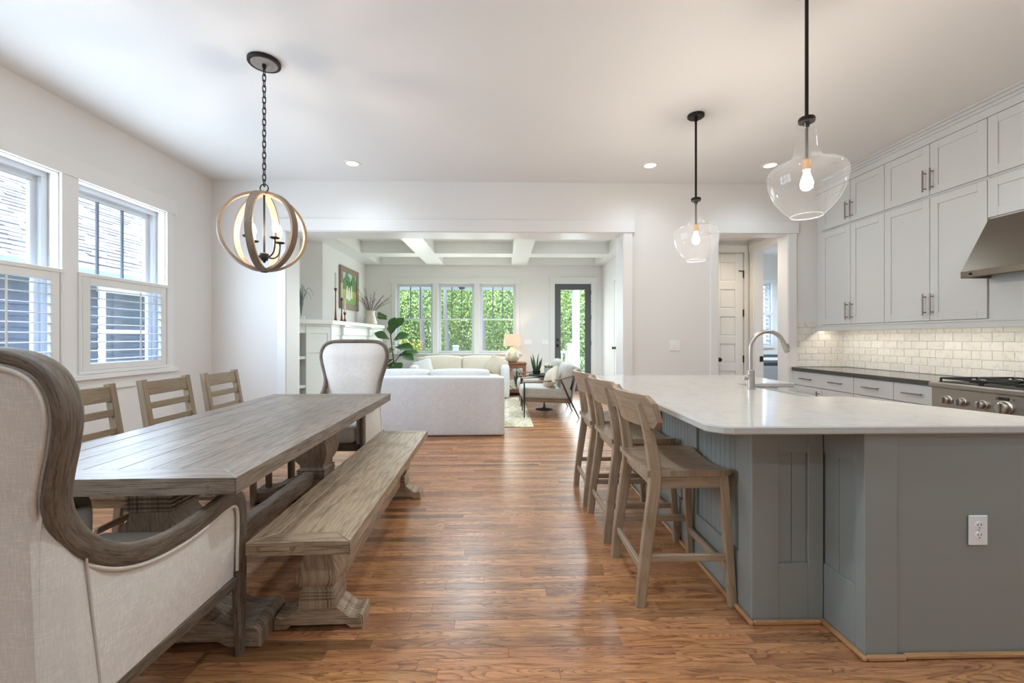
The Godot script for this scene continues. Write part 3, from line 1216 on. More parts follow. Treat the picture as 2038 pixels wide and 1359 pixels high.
	mb.box(Vector3(0, 0.92, -0.02), Vector3(0.66, 0.045, 0.6), 0.015)
	part("lid", mb, MT.porcelain, o)
	mb = MB.new()
	mb.box(Vector3(0, 0.962, -0.26), Vector3(0.66, 0.04, 0.10), 0.01)
	part("back_console", mb, MT.washer_dark, o)


# ---------------------------------------------------------------- recessed ceiling lights
func ceiling_lamps() -> void:
	var spots := [[-1.541, 4.42, "recessed ceiling light above the dining end, left of the other two"], [1.532, 4.40, "middle recessed ceiling light, beside the far glass pendant"], [2.777, 4.37, "recessed ceiling light next to the wall cabinets"],
		[-1.54, 1.5, "recessed ceiling light over the near dining table end"], [0.2, 1.2, "recessed ceiling light over the aisle near the viewer"], [3.0, 1.9, "recessed ceiling light over the range aisle"], [3.05, 0.2, "recessed ceiling light over the near kitchen run"],
		[-1.5, -1.2, "recessed ceiling light behind the viewer, dining side"], [1.2, -1.2, "recessed ceiling light behind the viewer, kitchen side"]]
	for s in spots:
		var o := thing("recessed_light", s[2], "ceiling light", V(s[0], CEIL, s[1]), 0.0, "recessed ceiling lights")
		var mb := MB.new()
		mb.lathe([Vector2(0.058, -0.001), Vector2(0.060, -0.006), Vector2(0.079, -0.006), Vector2(0.083, -0.003), Vector2(0.084, 0.0)], 32)
		part("trim_ring", mb, MT.trim, o)
		mb = MB.new()
		mb.lathe([Vector2(0.0, -0.003), Vector2(0.059, -0.003)], 32)
		part("light_disc", mb, MT.can_glow, o)
		var l := SpotLight3D.new()
		l.name = "spot"
		o.add_child(l, true)
		l.position = Vector3(0, -0.03, 0)
		l.rotation_degrees.x = -90
		l.spot_angle = 78
		l.spot_angle_attenuation = 0.9
		l.spot_range = 12
		l.spot_attenuation = 2.0
		l.light_energy = CAN * (0.2 if s[1] > 4.0 else (0.7 if s[0] > 1.3 else 1.1))
		l.light_size = 0.06
		l.light_color = Color(0.85, 0.94, 1.0)
		l.shadow_enabled = true
	# living room and hall lights (out of the camera's sight above the openings)
	for s in [[-0.6, 6.1, 3.158, "recessed light in the near middle coffer"], [1.3, 6.1, 3.158, "recessed light in the near coffer, garden door side"], [-0.6, 7.8, 3.158, "recessed light in the middle coffer"], [1.3, 7.8, 3.158, "recessed light in the middle coffer, garden door side"], [3.0, 5.4, 2.62, "recessed light in the pantry hall ceiling"], [4.4, 6.2, 2.70, "recessed light in the laundry room ceiling"]]:
		var o := thing("recessed_light", s[3], "ceiling light", V(s[0], s[2], s[1]), 0.0, "recessed ceiling lights")
		var mb := MB.new()
		mb.lathe([Vector2(0.0, -0.003), Vector2(0.059, -0.003), Vector2(0.060, -0.006), Vector2(0.079, -0.006), Vector2(0.084, 0.0)], 24)
		part("light_disc", mb, MT.can_glow, o)
		var l := SpotLight3D.new()
		l.name = "spot"
		o.add_child(l, true)
		l.position = Vector3(0, -0.03, 0)
		l.rotation_degrees.x = -90
		l.spot_angle = 78
		l.spot_angle_attenuation = 0.9
		l.spot_range = 12
		l.spot_attenuation = 2.0
		l.light_energy = CAN * (0.36 if s[1] < 5.5 else 1.8)
		l.light_size = 0.06
		l.light_color = Color(0.85, 0.94, 1.0) if s[1] > 5.5 else Color(1.0, 0.93, 0.82)
		l.shadow_enabled = true

const CAN := 0.8


# ---------------------------------------------------------------- island
func island() -> void:
	var o := thing("kitchen_island", "grey-blue panelled kitchen island under the white marble top", "kitchen island", V(1.55, 0, 2.7))
	var T := Transform3D(Basis.IDENTITY, -V(1.55, 0, 2.7))
	var mb := MB.new()
	mb.xf = T
	# carcass
	mb.bx(1.125, 1.98, 0, 0.888, 1.885, 3.74)
	mb.bx(1.435, 2.28, 0, 0.888, 1.672, 1.9)
	part("body", mb, MT.island_paint, o)
	# near end: corner post and plain end panel
	mb = MB.new()
	mb.xf = T
	mb.bx(1.421, 1.553, 0, 0.888, 1.645, 1.69, 0.002)
	part("corner_post", mb, MT.island_paint, o)
	mb = MB.new()
	mb.xf = T
	mb.bx(1.553, 2.30, 0, 0.888, 1.652, 1.68, 0.001)
	part("end_panel", mb, MT.island_paint, o)
	# recessed end: stiles, rails and a sunk beaded panel
	mb = MB.new()
	mb.xf = T
	mb.bx(1.10, 1.221, 0, 0.888, 1.86, 1.886, 0.002)
	mb.bx(1.353, 1.421, 0, 0.888, 1.86, 1.886, 0.002)
	mb.bx(1.221, 1.353, 0, 0.262, 1.8602, 1.886, 0.002)
	mb.bx(1.221, 1.353, 0.752, 0.888, 1.8602, 1.886, 0.002)
	part("panel_frame", mb, MT.island_paint, o)
	mb = MB.new()
	mb.xf = T
	mb.bx(1.221, 1.286, 0.26, 0.755, 1.874, 1.886, 0.002)
	mb.bx(1.288, 1.353, 0.26, 0.755, 1.874, 1.886, 0.002)
	part("sunk_panel", mb, MT.island_paint, o)
	# return face between the two ends
	mb = MB.new()
	mb.xf = T
	mb.bx(1.421, 1.436, 0, 0.262, 1.69, 1.86, 0.002)
	mb.bx(1.421, 1.436, 0.752, 0.888, 1.69, 1.86, 0.002)
	mb.bx(1.421, 1.436, 0.262, 0.752, 1.69, 1.70, 0.002)
	mb.bx(1.428, 1.436, 0.262, 0.752, 1.70, 1.78, 0.001)
	mb.bx(1.428, 1.436, 0.262, 0.752, 1.782, 1.86, 0.001)
	part("return_panel", mb, MT.island_paint, o)
	# seating side: stiles, rails and beadboard
	mb = MB.new()
	mb.xf = T
	var st := [[1.8862, 1.97], [2.40, 2.50], [2.96, 3.06], [3.64, 3.755]]
	for s in st:
		mb.bx(1.10, 1.126, 0, 0.888, s[0], s[1], 0.002)
	for k in 3:
		mb.bx(1.1005, 1.126, 0, 0.262, st[k][1], st[k + 1][0], 0.002)
		mb.bx(1.1005, 1.126, 0.80, 0.888, st[k][1], st[k + 1][0], 0.002)
	part("panel_frame", mb, MT.island_paint, o)
	for k in 3:
		mb = MB.new()
		mb.xf = T
		var d: float = st[k][1]
		var n := int(round((st[k + 1][0] - d) / 0.048))
		var w: float = (st[k + 1][0] - d) / n
		for q in n:
			mb.bx(1.114, 1.126, 0.255, 0.81, d + q * w + 0.001, d + (q + 1) * w - 0.001, 0.0025)
		part("beadboard", mb, MT.island_paint, o)
	# kitchen side doors
	for q in [[1.95, 2.42], [3.18, 3.72]]:
		mb = MB.new()
		mb.xf = T
		mb.bx(1.98, 2.0, 0.12, 0.87, q[0], q[1], 0.003)
		part("door", mb, MT.island_paint, o)
	# shoe moulding
	mb = MB.new()
	mb.xf = T
	var sh := 0.021
	mb.bx(1.08, 1.10, 0, sh, 1.84, 3.76, 0.006, 2)
	mb.bx(1.1005, 1.4005, 0, sh, 1.84, 1.8598, 0.006)
	mb.bx(1.401, 1.421, 0, sh, 1.625, 1.86, 0.006, 2)
	mb.bx(1.4215, 1.575, 0, sh, 1.625, 1.6448, 0.006)
	mb.bx(1.5755, 2.32, 0, sh, 1.632, 1.6518, 0.006)
	part("shoe_moulding", mb, MT.shoe_wood, o)
	# outlet in the end panel
	var u := switch_plate("outlet", "white duplex outlet on the near end of the island", V(1.878, 0.5, 1.649), 1, 0.046, true)
	for s in [-1, 1]:
		mb = MB.new()
		mb.xf = Transform3D(Basis(Vector3.RIGHT, PI / 2), Vector3(0, s * 0.0195, 0.006))
		mb.lathe([Vector2(0, 0.003), Vector2(0.0155, 0.003), Vector2(0.017, 0.0)], 20)
		part("socket", mb, MT.plastic, u)
		mb = MB.new()
		for q in [-0.0065, 0.0065]:
			mb.box(Vector3(q, s * 0.0195 + 0.004, 0.0092), Vector3(0.002, 0.008, 0.0012), 0.0)
		mb.box(Vector3(0, s * 0.0195 - 0.008, 0.0092), Vector3(0.004, 0.0045, 0.0012), 0.001)
		part("slots", mb, MT.slot, u)
	mb = MB.new()
	mb.xf = Transform3D(Basis(Vector3.RIGHT, PI / 2), Vector3(0, 0, 0.006))
	mb.lathe([Vector2(0, 0.002), Vector2(0.003, 0.0015), Vector2(0.0035, 0)], 10)
	part("screw", mb, MT.nickel, u)

	# marble top with the sink notch; outline in (x, d)
	mb = MB.new()
	mb.xf = Transform3D(Basis(Vector3.RIGHT, -PI / 2), Vector3.ZERO)   # outline y = d -> world -z, extruded upwards
	var pts := [Vector2(0.885, 1.612), Vector2(2.335, 1.612), Vector2(2.34, 1.62), Vector2(1.995, 2.44), Vector2(1.745, 2.44), Vector2(1.735, 2.45), Vector2(1.735, 3.15), Vector2(1.745, 3.16), Vector2(2.19, 3.16), Vector2(2.20, 3.17), Vector2(2.20, 3.86), Vector2(0.815, 3.86), Vector2(0.80, 3.845), Vector2(0.80, 1.69), Vector2(0.806, 1.665), Vector2(0.85, 1.622)]
	mb.prism(pts, 0.888, 0.920, 0.005)
	solo("island_countertop", mb, MT.counter, "thick white marble slab on the island with a sink notch", "countertop")
	# apron sink
	o = thing("farmhouse_sink", "white apron-front sink set into the island top", "sink", V(1.88, 0.66, 2.80))
	mb = MB.new()
	var x0 := -0.165
	var x1 := 0.145
	var z0 := -0.355
	var z1 := 0.355
	mb.box(Vector3(0, 0.01, 0), Vector3(0.31, 0.02, 0.71), 0.004)
	mb.box(Vector3(x1 - 0.0125, 0.11, 0), Vector3(0.025, 0.226, 0.71), 0.008)
	mb.box(Vector3(x0 + 0.0125, 0.11, 0), Vector3(0.025, 0.226, 0.71), 0.008)
	mb.box(Vector3(-0.01, 0.11, z0 + 0.0125), Vector3(0.30, 0.226, 0.025), 0.008)
	mb.box(Vector3(-0.01, 0.11, z1 - 0.0125), Vector3(0.30, 0.226, 0.025), 0.008)
	part("basin", mb, MT.porcelain, o)
	mb = MB.new()
	mb.lathe([Vector2(0.0, 0.022), Vector2(0.03, 0.022), Vector2(0.042, 0.025), Vector2(0.044, 0.02)], 20)
	part("drain", mb, MT.nickel, o)
	# pull-down faucet
	o = thing("kitchen_faucet", "tall arched brushed nickel faucet standing behind the island sink", "faucet", V(1.645, 0.9195, 2.795))
	mb = MB.new()
	mb.lathe([Vector2(0, 0), Vector2(0.031, 0), Vector2(0.031, 0.005), Vector2(0.0235, 0.007), Vector2(0.0235, 0.122), Vector2(0.021, 0.126), Vector2(0.0, 0.126)], 24)
	part("body", mb, MT.nickel, o)
	mb = MB.new()
	var arc := [Vector3(0, 0.12, 0), Vector3(0, 0.20, 0), Vector3(0, 0.265, 0)]
	for k in range(1, 20):
		var an := PI - deg_to_rad(160.0) * k / 19.0
		arc.append(Vector3(0.113 + cos(an) * 0.113, 0.27 + sin(an) * 0.113, 0))
	mb.tube(arc, 0.0135, 14)
	part("spout", mb, MT.nickel, o)
	var e: Vector3 = arc[-1]
	var dr: Vector3 = (arc[-1] - arc[-2]).normalized()
	mb = MB.new()
	mb.tube([e, e + dr * 0.004, e + dr * 0.05, e + dr * 0.068, e + dr * 0.07], [0.0150, 0.0165, 0.0175, 0.0175, 0.014], 16)
	part("spray_head", mb, MT.nickel, o)
	mb = MB.new()
	mb.bar(e + dr * 0.012 + Vector3(0.019, 0.004, 0), e + dr * 0.045 + Vector3(0.019, 0.004, 0), Vector2(0.014, 0.012), Vector2(0.014, 0.012), Vector3.BACK)
	part("spray_button", mb, MT.handle_steel, o)
	mb = MB.new()
	mb.tube([Vector3(-0.02, 0.075, 0), Vector3(-0.05, 0.075, 0)], 0.014, 14)
	mb.tube([Vector3(-0.042, 0.08, 0), Vector3(-0.046, 0.10, 0.06), Vector3(-0.05, 0.11, 0.085)], [0.006, 0.0045, 0.0045], 10)
	part("handle", mb, MT.nickel, o)


# ---------------------------------------------------------------- kitchen run along the right wall
func pull(parent: Node3D, at: Vector3, along: Vector3, L: float, outv: Vector3) -> void:
	var mb := MB.new()
	var c := at + outv * 0.032
	mb.tube([c - along * L / 2, c + along * L / 2], 0.006, 10)
	for s in [-1, 1]:
		var q: Vector3 = along * (L * 0.36) * s
		mb.tube([at + q - outv * 0.002, c + q], 0.005, 8)
	part("handle", mb, MT.handle_steel, parent)

# shaker door on the side plane: d0..d1, y0..y1, in the cabinet's own frame
func shaker(o: Node3D, T: Transform3D, xface: float, d0: float, d1: float, y0: float, y1: float, called := "door", fr := 0.065) -> MeshInstance3D:
	var mb := MB.new()
	mb.xf = T
	mb.bx(xface, xface + 0.022, y0, y1, d0, d0 + fr, 0.0015, 1)
	mb.bx(xface, xface + 0.022, y0, y1, d1 - fr, d1, 0.0015, 1)
	mb.bx(xface, xface + 0.022, y0, y0 + fr, d0 + fr, d1 - fr, 0.0015, 2)
	mb.bx(xface, xface + 0.022, y1 - fr, y1, d0 + fr, d1 - fr, 0.0015, 2)
	mb.bx(xface + 0.009, xface + 0.018, y0 + fr - 0.001, y1 - fr + 0.001, d0 + fr - 0.001, d1 - fr + 0.001)
	return part(called, mb, MT.cabinet, o)

func kitchen_run() -> void:
	var X := 3.66
	var g := 0.0025
	var units := [[4.014, 4.835, "far"], [3.144, 4.014, "near"]]
	for k in 2:
		var u: Array = units[k]
		var mid: float = (u[0] + u[1]) / 2
		if k == 0:
			mid = 4.416
		for row in 2:
			var y0: float = [1.40, 2.466][row]
			var y1: float = [2.466, 2.985][row]
			var lab: String = [["tall pale grey wall cabinet next to the far wall", "tall pale grey wall cabinet next to the range hood"], ["small stacked top cabinet in the far corner", "small stacked top cabinet left of the hood bay"]][row][k]
			var base := V(3.84, y0, (u[0] + u[1]) / 2)
			var T := Transform3D(Basis.IDENTITY, -base)
			var o := thing("wall_cabinet", lab, "cabinet", base, 0.0, ["tall wall cabinets", "stacked top cabinets"][row])
			var mb := MB.new()
			mb.xf = T
			var dend: float = 4.918 if k == 0 else u[1]
			mb.bx(X + 0.022, 3.988, y0, y1 - 0.001, u[0] + 0.001, dend - 0.001, 0.001)
			part("body", mb, MT.cabinet, o)
			var ya: float = [1.407, 2.482][row]
			var yb: float = [2.453, 2.92][row]
			var da := shaker(o, T, X, u[0] + g, mid - g, ya, yb)
			var db := shaker(o, T, X, mid + g, u[1] - g, ya, yb)
			var hy: float = [1.545, 2.61][row]
			pull(da, T * V(X, hy, mid - 0.032), Vector3.UP, 0.185, Vector3.LEFT)
			pull(db, T * V(X, hy, mid + 0.032), Vector3.UP, 0.185, Vector3.LEFT)
	# over the hood
	for row in 2:
		var y0: float = [2.155, 2.466][row]
		var y1: float = [2.466, 2.985][row]
		var base := V(3.84, y0, 2.68)
		var T := Transform3D(Basis.IDENTITY, -base)
		var o := thing("wall_cabinet", ["short pale grey cabinet resting directly above the range hood", "top stacked cabinet above the range hood"][row], "cabinet", base)
		var mb := MB.new()
		mb.xf = T
		mb.bx(X + 0.022, 3.988, y0, y1 - 0.001, 2.23, 3.143, 0.001)
		part("body", mb, MT.cabinet, o)
		for q in 2:
			var d0: float = [2.23, 2.69][q]
			var dd := shaker(o, T, X, d0 + g, d0 + 0.454 - g, [2.165, 2.482][row], [2.453, 2.92][row])
			pull(dd, T * V(X, [2.26, 2.58][row], 2.688 + (q - 0.5) * 0.064), Vector3.UP, 0.14, Vector3.LEFT)
	# crown and light rail
	var mb := MB.new()
	mb.xf = Transform3D(Basis.IDENTITY, Vector3.ZERO)
	for q in [[3.645, 2.985, 3.012], [3.628, 3.01, 3.035], [3.606, 3.033, 3.05]]:
		mb.bx(q[0], 3.99, q[1], q[2], 1.0, 4.918, 0.003)
	mb.bx(3.66, 3.70, 2.925, 2.986, 1.0, 4.918, 0.001)
	struct("trim_8", mb, MT.cabinet, "stepped crown moulding on top of the wall cabinets", "trim")
	mb = MB.new()
	mb.bx(3.655, 3.685, 1.337, 1.40, 1.0, 4.918, 0.002)
	mb.bx(3.65, 3.69, 1.385, 1.401, 1.0, 4.918, 0.002)
	struct("trim_9", mb, MT.cabinet, "light rail under the wall cabinets", "trim")
	# panel behind the hood
	mb = MB.new()
	mb.bx(3.672, 3.988, 1.40, 2.155, 2.23, 3.143, 0.001)
	solo("hood_back_panel", mb, MT.cabinet, "plain pale panel between the range hood and the light rail", "panel")
	# cabinets continue towards the viewer, out of sight
	# under-cabinet light strips
	for q in [[3.2, 4.0, "slim light strip under the near wall cabinet"], [4.06, 4.86, "slim light strip under the far wall cabinet"], [2.3, 3.1, "slim light strip under the panel behind the hood"]]:
		var o := thing("light_strip", q[2], "light", V(3.74, 1.392, (q[0] + q[1]) / 2), 0.0, "under-cabinet light strips")
		mb = MB.new()
		mb.box(Vector3(0, 0, 0), Vector3(0.03, 0.014, q[1] - q[0]), 0.002)
		part("housing", mb, MT.plastic, o)
		mb = MB.new()
		mb.box(Vector3(0, -0.0085, 0), Vector3(0.02, 0.003, q[1] - q[0] - 0.02), 0.0)
		part("light_lens", mb, MT.strip_glow, o)
		var l := AreaLight3D.new()
		l.name = "strip_light"
		o.add_child(l, true)
		l.position = Vector3(0, -0.012, 0)
		l.rotation_degrees = Vector3(-90, 0, 0)
		l.area_size = Vector2(0.02, q[1] - q[0] - 0.02)
		l.area_normalize_energy = true
		l.light_energy = STRIP
		l.light_color = Color(1.0, 0.97, 0.92)
		l.area_range = 6
		l.shadow_enabled = true
	# base cabinets
	var bx0 := 3.39
	var bs := [[4.052, 4.905, 4.457], [3.253, 4.052, 3.63]]
	for k in 2:
		var u: Array = bs[k]
		var base := V(3.7, 0, (u[0] + u[1]) / 2)
		var T := Transform3D(Basis.IDENTITY, -base)
		var o := thing("base_cabinet", ["pale grey base cabinet with drawers against the far wall", "pale grey base cabinet with two drawers beside the range"][k], "cabinet", base, 0.0, "base cabinets")
		mb = MB.new()
		mb.xf = T
		mb.bx(bx0 + 0.022, 3.988, 0.10, 0.885, u[0] + 0.001, u[1] - 0.001, 0.001)
		mb.bx(bx0 + 0.08, 3.988, 0.0, 0.10, u[0] + 0.001, u[1] - 0.001)
		part("body", mb, MT.cabinet, o)
		var splits := [[u[0], u[2]], [u[2], u[1]]]
		if k == 0:
			mb = MB.new()
			mb.xf = T
			mb.bx(bx0, bx0 + 0.02, 0.722, 0.876, u[0] + g, u[1] - g, 0.0015)
			var dr := part("drawer", mb, MT.cabinet, o)
			for s in splits:
				pull(dr, T * V(bx0, 0.80, (s[0] + s[1]) / 2), Vector3.BACK, 0.17, Vector3.LEFT)
		for s in splits:
			if k == 1:
				mb = MB.new()
				mb.xf = T
				mb.bx(bx0, bx0 + 0.02, 0.722, 0.876, s[0] + g, s[1] - g, 0.0015)
				var dr := part("drawer", mb, MT.cabinet, o)
				pull(dr, T * V(bx0, 0.80, (s[0] + s[1]) / 2), Vector3.BACK, 0.17, Vector3.LEFT)
			var dd := shaker(o, T, bx0, s[0] + g, s[1] - g, 0.115, 0.714)
			pull(dd, T * V(bx0, 0.60, s[0] + 0.04), Vector3.UP, 0.17, Vector3.LEFT)
	mb = MB.new()
	mb.bx(3.362, 3.9885, 0.885, 0.920, 3.255, 4.917, 0.004)
	solo("dark_countertop", mb, MT.dark_counter, "dark polished countertop along the splashback", "countertop")

	# range
	var o := thing("range_cooker", "stainless steel gas range with knobs and black grates", "range", V(3.66, 0, 2.79))
	var T := Transform3D(Basis.IDENTITY, -V(3.66, 0, 2.79))
	mb = MB.new()
	mb.xf = T
	mb.bx(3.365, 3.985, 0.10, 0.88, 2.338, 3.247, 0.003)
	part("body", mb, MT.steel, o)
	mb = MB.new()
	mb.xf = T
	mb.bx(3.345, 3.37, 0.20, 0.70, 2.36, 3.225, 0.006)
	var od := part("oven_door", mb, MT.steel, o)
	mb = MB.new()
	mb.xf = T
	mb.tube([V(3.30, 0.66, 2.42), V(3.30, 0.66, 3.17)], 0.013, 12)
	for d in [2.48, 3.11]:
		mb.tube([V(3.35, 0.66, d), V(3.30, 0.66, d)], 0.009, 8)
	part("handle", mb, MT.nickel, od)
	mb = MB.new()
	mb.xf = T
	mb.bx(3.332, 3.368, 0.715, 0.88, 2.342, 3.243, 0.002)
	part("control_panel", mb, MT.steel, o)
	mb = MB.new()
	mb.xf = T
	mb.bx(3.305, 3.985, 0.88, 0.922, 2.336, 3.2495, 0.009)
	part("top_rim", mb, MT.steel, o)
	for q in [[3.121, 0.026], [3.023, 0.026], [2.889, 0.026], [2.758, 0.038], [2.60, 0.026], [2.47, 0.026]]:
		mb = MB.new()
		mb.xf = T * Transform3D(Basis(Vector3.BACK, PI / 2), V(3.333, 0.794, q[0]))
		var r: float = q[1]
		mb.lathe([Vector2(r * 1.28, -0.001), Vector2(r * 1.28, 0.006), Vector2(r * 1.1, 0.008), Vector2(r, 0.012), Vector2(r, 0.032), Vector2(r * 0.86, 0.036), Vector2(r * 0.82, 0.040), Vector2(0, 0.040)], 28)
		var kn := part("knob", mb, MT.nickel, o)
		mb = MB.new()
		mb.xf = T * Transform3D(Basis.IDENTITY, V(3.333, 0.794, q[0]))
		mb.box(Vector3(-0.045, 0, 0), Vector3(0.016, r * 1.75, 0.012), 0.004)
		part("grip", mb, MT.nickel, kn)
	mb = MB.new()
	mb.xf = T
	mb.bx(3.327, 3.334, 0.842, 0.863, 2.735, 2.795, 0.001)
	part("display", mb, MT.slot, o)
	mb = MB.new()
	mb.xf = T
	for d in [2.812, 2.715]:
		mb.bx(3.322, 3.333, 0.846, 0.859, d - 0.007, d + 0.007, 0.003)
	part("buttons", mb, MT.nickel, o)
	mb = MB.new()
	mb.xf = T
	mb.bx(3.36, 3.96, 0.922, 0.926, 2.36, 3.22, 0.001)
	part("cooktop", mb, MT.iron, o)
	for k in 3:
		var a := 2.365 + k * 0.286
		mb = MB.new()
		mb.xf = T
		var yt := 0.957
		for d in [a + 0.006, a + 0.276]:
			mb.bx(3.37, 3.95, yt - 0.012, yt, d - 0.006, d + 0.006, 0.003)
			for x in [3.375, 3.66, 3.945]:
				mb.bx(x - 0.006, x + 0.006, 0.925, yt - 0.006, d - 0.006, d + 0.006, 0.002)
		for x in [3.375, 3.66, 3.945]:
			mb.bx(x - 0.006, x + 0.006, yt - 0.012, yt, a + 0.006, a + 0.276, 0.003)
		for x in [3.52, 3.80]:
			for s in 4:
				var an := PI / 4 + PI / 2 * s
				var c := V(x, yt - 0.005, a + 0.141)
				mb.bar(c + Vector3(cos(an) * 0.035, 0, sin(an) * 0.035), c + Vector3(cos(an) * 0.15, 0, sin(an) * 0.13), Vector2(0.010, 0.012), Vector2(0.010, 0.012), Vector3.UP, 0.002)
		part("grate", mb, MT.iron, o)
		for x in [3.52, 3.80]:
			mb = MB.new()
			mb.xf = T * Transform3D(Basis.IDENTITY, V(x, 0.926, a + 0.141))
			mb.lathe([Vector2(0.05, 0), Vector2(0.05, 0.008), Vector2(0.036, 0.009), Vector2(0.036, 0.018), Vector2(0.03, 0.021), Vector2(0, 0.021)], 20)
			part("burner", mb, MT.iron, o)
	for d in [2.40, 3.19]:
		for x in [3.42, 3.92]:
			mb = MB.new()
			mb.xf = T * Transform3D(Basis.IDENTITY, V(x, 0, d))
			mb.lathe([Vector2(0.0, 0), Vector2(0.022, 0), Vector2(0.022, 0.02), Vector2(0.016, 0.03), Vector2(0.016, 0.102)], 14)
			part("leg", mb, MT.steel, o)

	# hood
	o = thing("range_hood", "brushed steel range hood with sloping front under the short cabinet", "range hood", V(3.72, 1.705, 2.685))
	mb = MB.new()
	# side outline in (x, y), pushed along z
	mb.prism([Vector2(-0.27, 0.047), Vector2(-0.058, 0.445), Vector2(-0.049, 0.445), Vector2(-0.049, 0.047)], -0.456, 0.456, 0.002)
	part("canopy", mb, MT.hood_steel, o)
	mb = MB.new()
	mb.box(Vector3(-0.262, 0.024, 0), Vector3(0.022, 0.048, 0.912), 0.003)
	mb.box(Vector3(-0.150, 0.024, -0.447), Vector3(0.201, 0.048, 0.018), 0.003)
	mb.box(Vector3(-0.150, 0.024, 0.447), Vector3(0.201, 0.048, 0.018), 0.003)
	part("band", mb, MT.hood_steel, o)
	mb = MB.new()
	mb.box(Vector3(-0.150, 0.03, 0), Vector3(0.20, 0.01, 0.87), 0.0)
	part("filter", mb, MT.iron, o)
	mb = MB.new()
	mb.xf = Transform3D(Basis(Vector3.BACK, PI / 2), Vector3(-0.272, 0.026, -0.385))
	mb.lathe([Vector2(0.009, 0), Vector2(0.009, 0.006), Vector2(0.007, 0.008), Vector2(0, 0.008)], 14)
	part("button", mb, MT.black_metal, o)

const STRIP := 0.065


# ---------------------------------------------------------------- dining furniture
# table or bench top: mitred border, boards inside, in local x (across) and z (along)
func plank_top(o: Node3D, m: Material, w: float, L: float, y1: float, th: float, border: float, boards: int, cross := 0.0) -> void:
	var hw := w / 2
	var hl := L / 2
	var g := 0.0012
	for s in [-1, 1]:
		# long border boards
		var mb := MB.new()
		mb.xf = Transform3D(Basis(Vector3.RIGHT, -PI / 2), Vector3(0, y1 - th, 0))
		mb.xf = mb.xf * Transform3D(Basis(Vector3.BACK, PI / 2), Vector3.ZERO)   # outline x along the length
		var t := rr(0.86, 1.06)
		mb.col = Color(t, t * rr(0.98, 1.0), t * rr(0.95, 1.0))
		mb.uo = Vector2(rr(0, 9), rr(0, 9))
		mb.prism([Vector2(-hl + g, s * (hw)), Vector2(-hl + border, s * (hw - border)), Vector2(hl - border, s * (hw - border)), Vector2(hl - g, s * (hw))], 0, th, 0.002)
		part("plank", mb, m, o)
		# breadboard ends
		mb = MB.new()
		mb.xf = Transform3D(Basis(Vector3.RIGHT, -PI / 2), Vector3(0, y1 - th, 0))
		t = rr(0.86, 1.06)
		mb.col = Color(t, t * rr(0.98, 1.0), t * rr(0.95, 1.0))
		mb.uo = Vector2(rr(0, 9), rr(0, 9))
		mb.prism([Vector2(-hw + g, s * hl), Vector2(-hw + border, s * (hl - border) + s * g), Vector2(hw - border, s * (hl - border) + s * g), Vector2(hw - g, s * hl)], 0, th, 0.002)
		part("plank", mb, m, o)
	var iw := w - 2 * border
	var widths := []
	var tot := 0.0
	for k in boards:
		var q := rr(0.8, 1.2)
		widths.append(q)
		tot += q
	var x := -hw + border
	for k in boards:
		var bw: float = widths[k] / tot * iw
		var segs := [[-hl + border, hl - border]]
		if cross > 0.0:
			segs = [[-hl + border, -cross - 0.05], [-cross + 0.05, hl - border]]
		for sgm in segs:
			var mb := MB.new()
			var t := rr(0.80, 1.1)
			mb.col = Color(t, t * rr(0.97, 1.0), t * rr(0.93, 1.0))
			mb.uo = Vector2(rr(0, 9), rr(0, 9))
			mb.box(Vector3(x + bw / 2, y1 - th / 2 - 0.0006 - rr(0, 0.0008), (sgm[0] + sgm[1]) / 2), Vector3(bw - g, th - 0.001, sgm[1] - sgm[0] - g), 0.0016, 2)
			part("plank", mb, m, o)
		x += bw
	if cross > 0.0:
		var mb := MB.new()
		mb.col = Color(0.86, 0.84, 0.80)
		mb.uo = Vector2(rr(0, 9), rr(0, 9))
		mb.box(Vector3(0, y1 - th / 2 - 0.001, -cross), Vector3(iw - g, th - 0.001, 0.1 - g), 0.003, 0)
		part("plank", mb, m, o)

# square turned pedestal from profile [half width, height]
func urn(o: Node3D, m: Material, z: float, prof: Array) -> void:
	var mb := MB.new()
	mb.uo = Vector2(rr(0, 9), rr(0, 9))
	mb.lathe(prof, 4, Vector3(0, 0, z), true)
	part("pedestal", mb, m, o)

# scrolled foot lying across: outline in (x, y), pushed along z
func scroll_foot(o: Node3D, m: Material, z: float, hw: float, h: float, depth: float) -> void:
	var right := []
	var k1 := h / 0.13
	for q in [[1.0, 0.0], [1.0, 0.035], [0.995, 0.055], [0.975, 0.072], [0.94, 0.080], [0.90, 0.079], [0.86, 0.074], [0.80, 0.071], [0.72, 0.075], [0.66, 0.083], [0.62, 0.094], [0.60, 0.104], [0.56, 0.104], [0.53, 0.112], [0.47, 0.122], [0.42, 0.13]]:
		right.append(Vector2(q[0] * hw, q[1] * k1))
	var pts := []
	pts.append_array(right)
	for k in range(right.size() - 1, -1, -1):
		pts.append(Vector2(-right[k].x, right[k].y))
	pts.append_array([Vector2(-0.72 * hw, 0), Vector2(-0.68 * hw, 0.008 * k1), Vector2(-0.62 * hw, 0.022 * k1), Vector2(0.62 * hw, 0.022 * k1), Vector2(0.68 * hw, 0.008 * k1), Vector2(0.72 * hw, 0)])
	var mb := MB.new()
	mb.uo = Vector2(rr(0, 9), rr(0, 9))
	mb.prism(pts, z - depth / 2, z + depth / 2, 0.006)
	part("foot", mb, m, o)

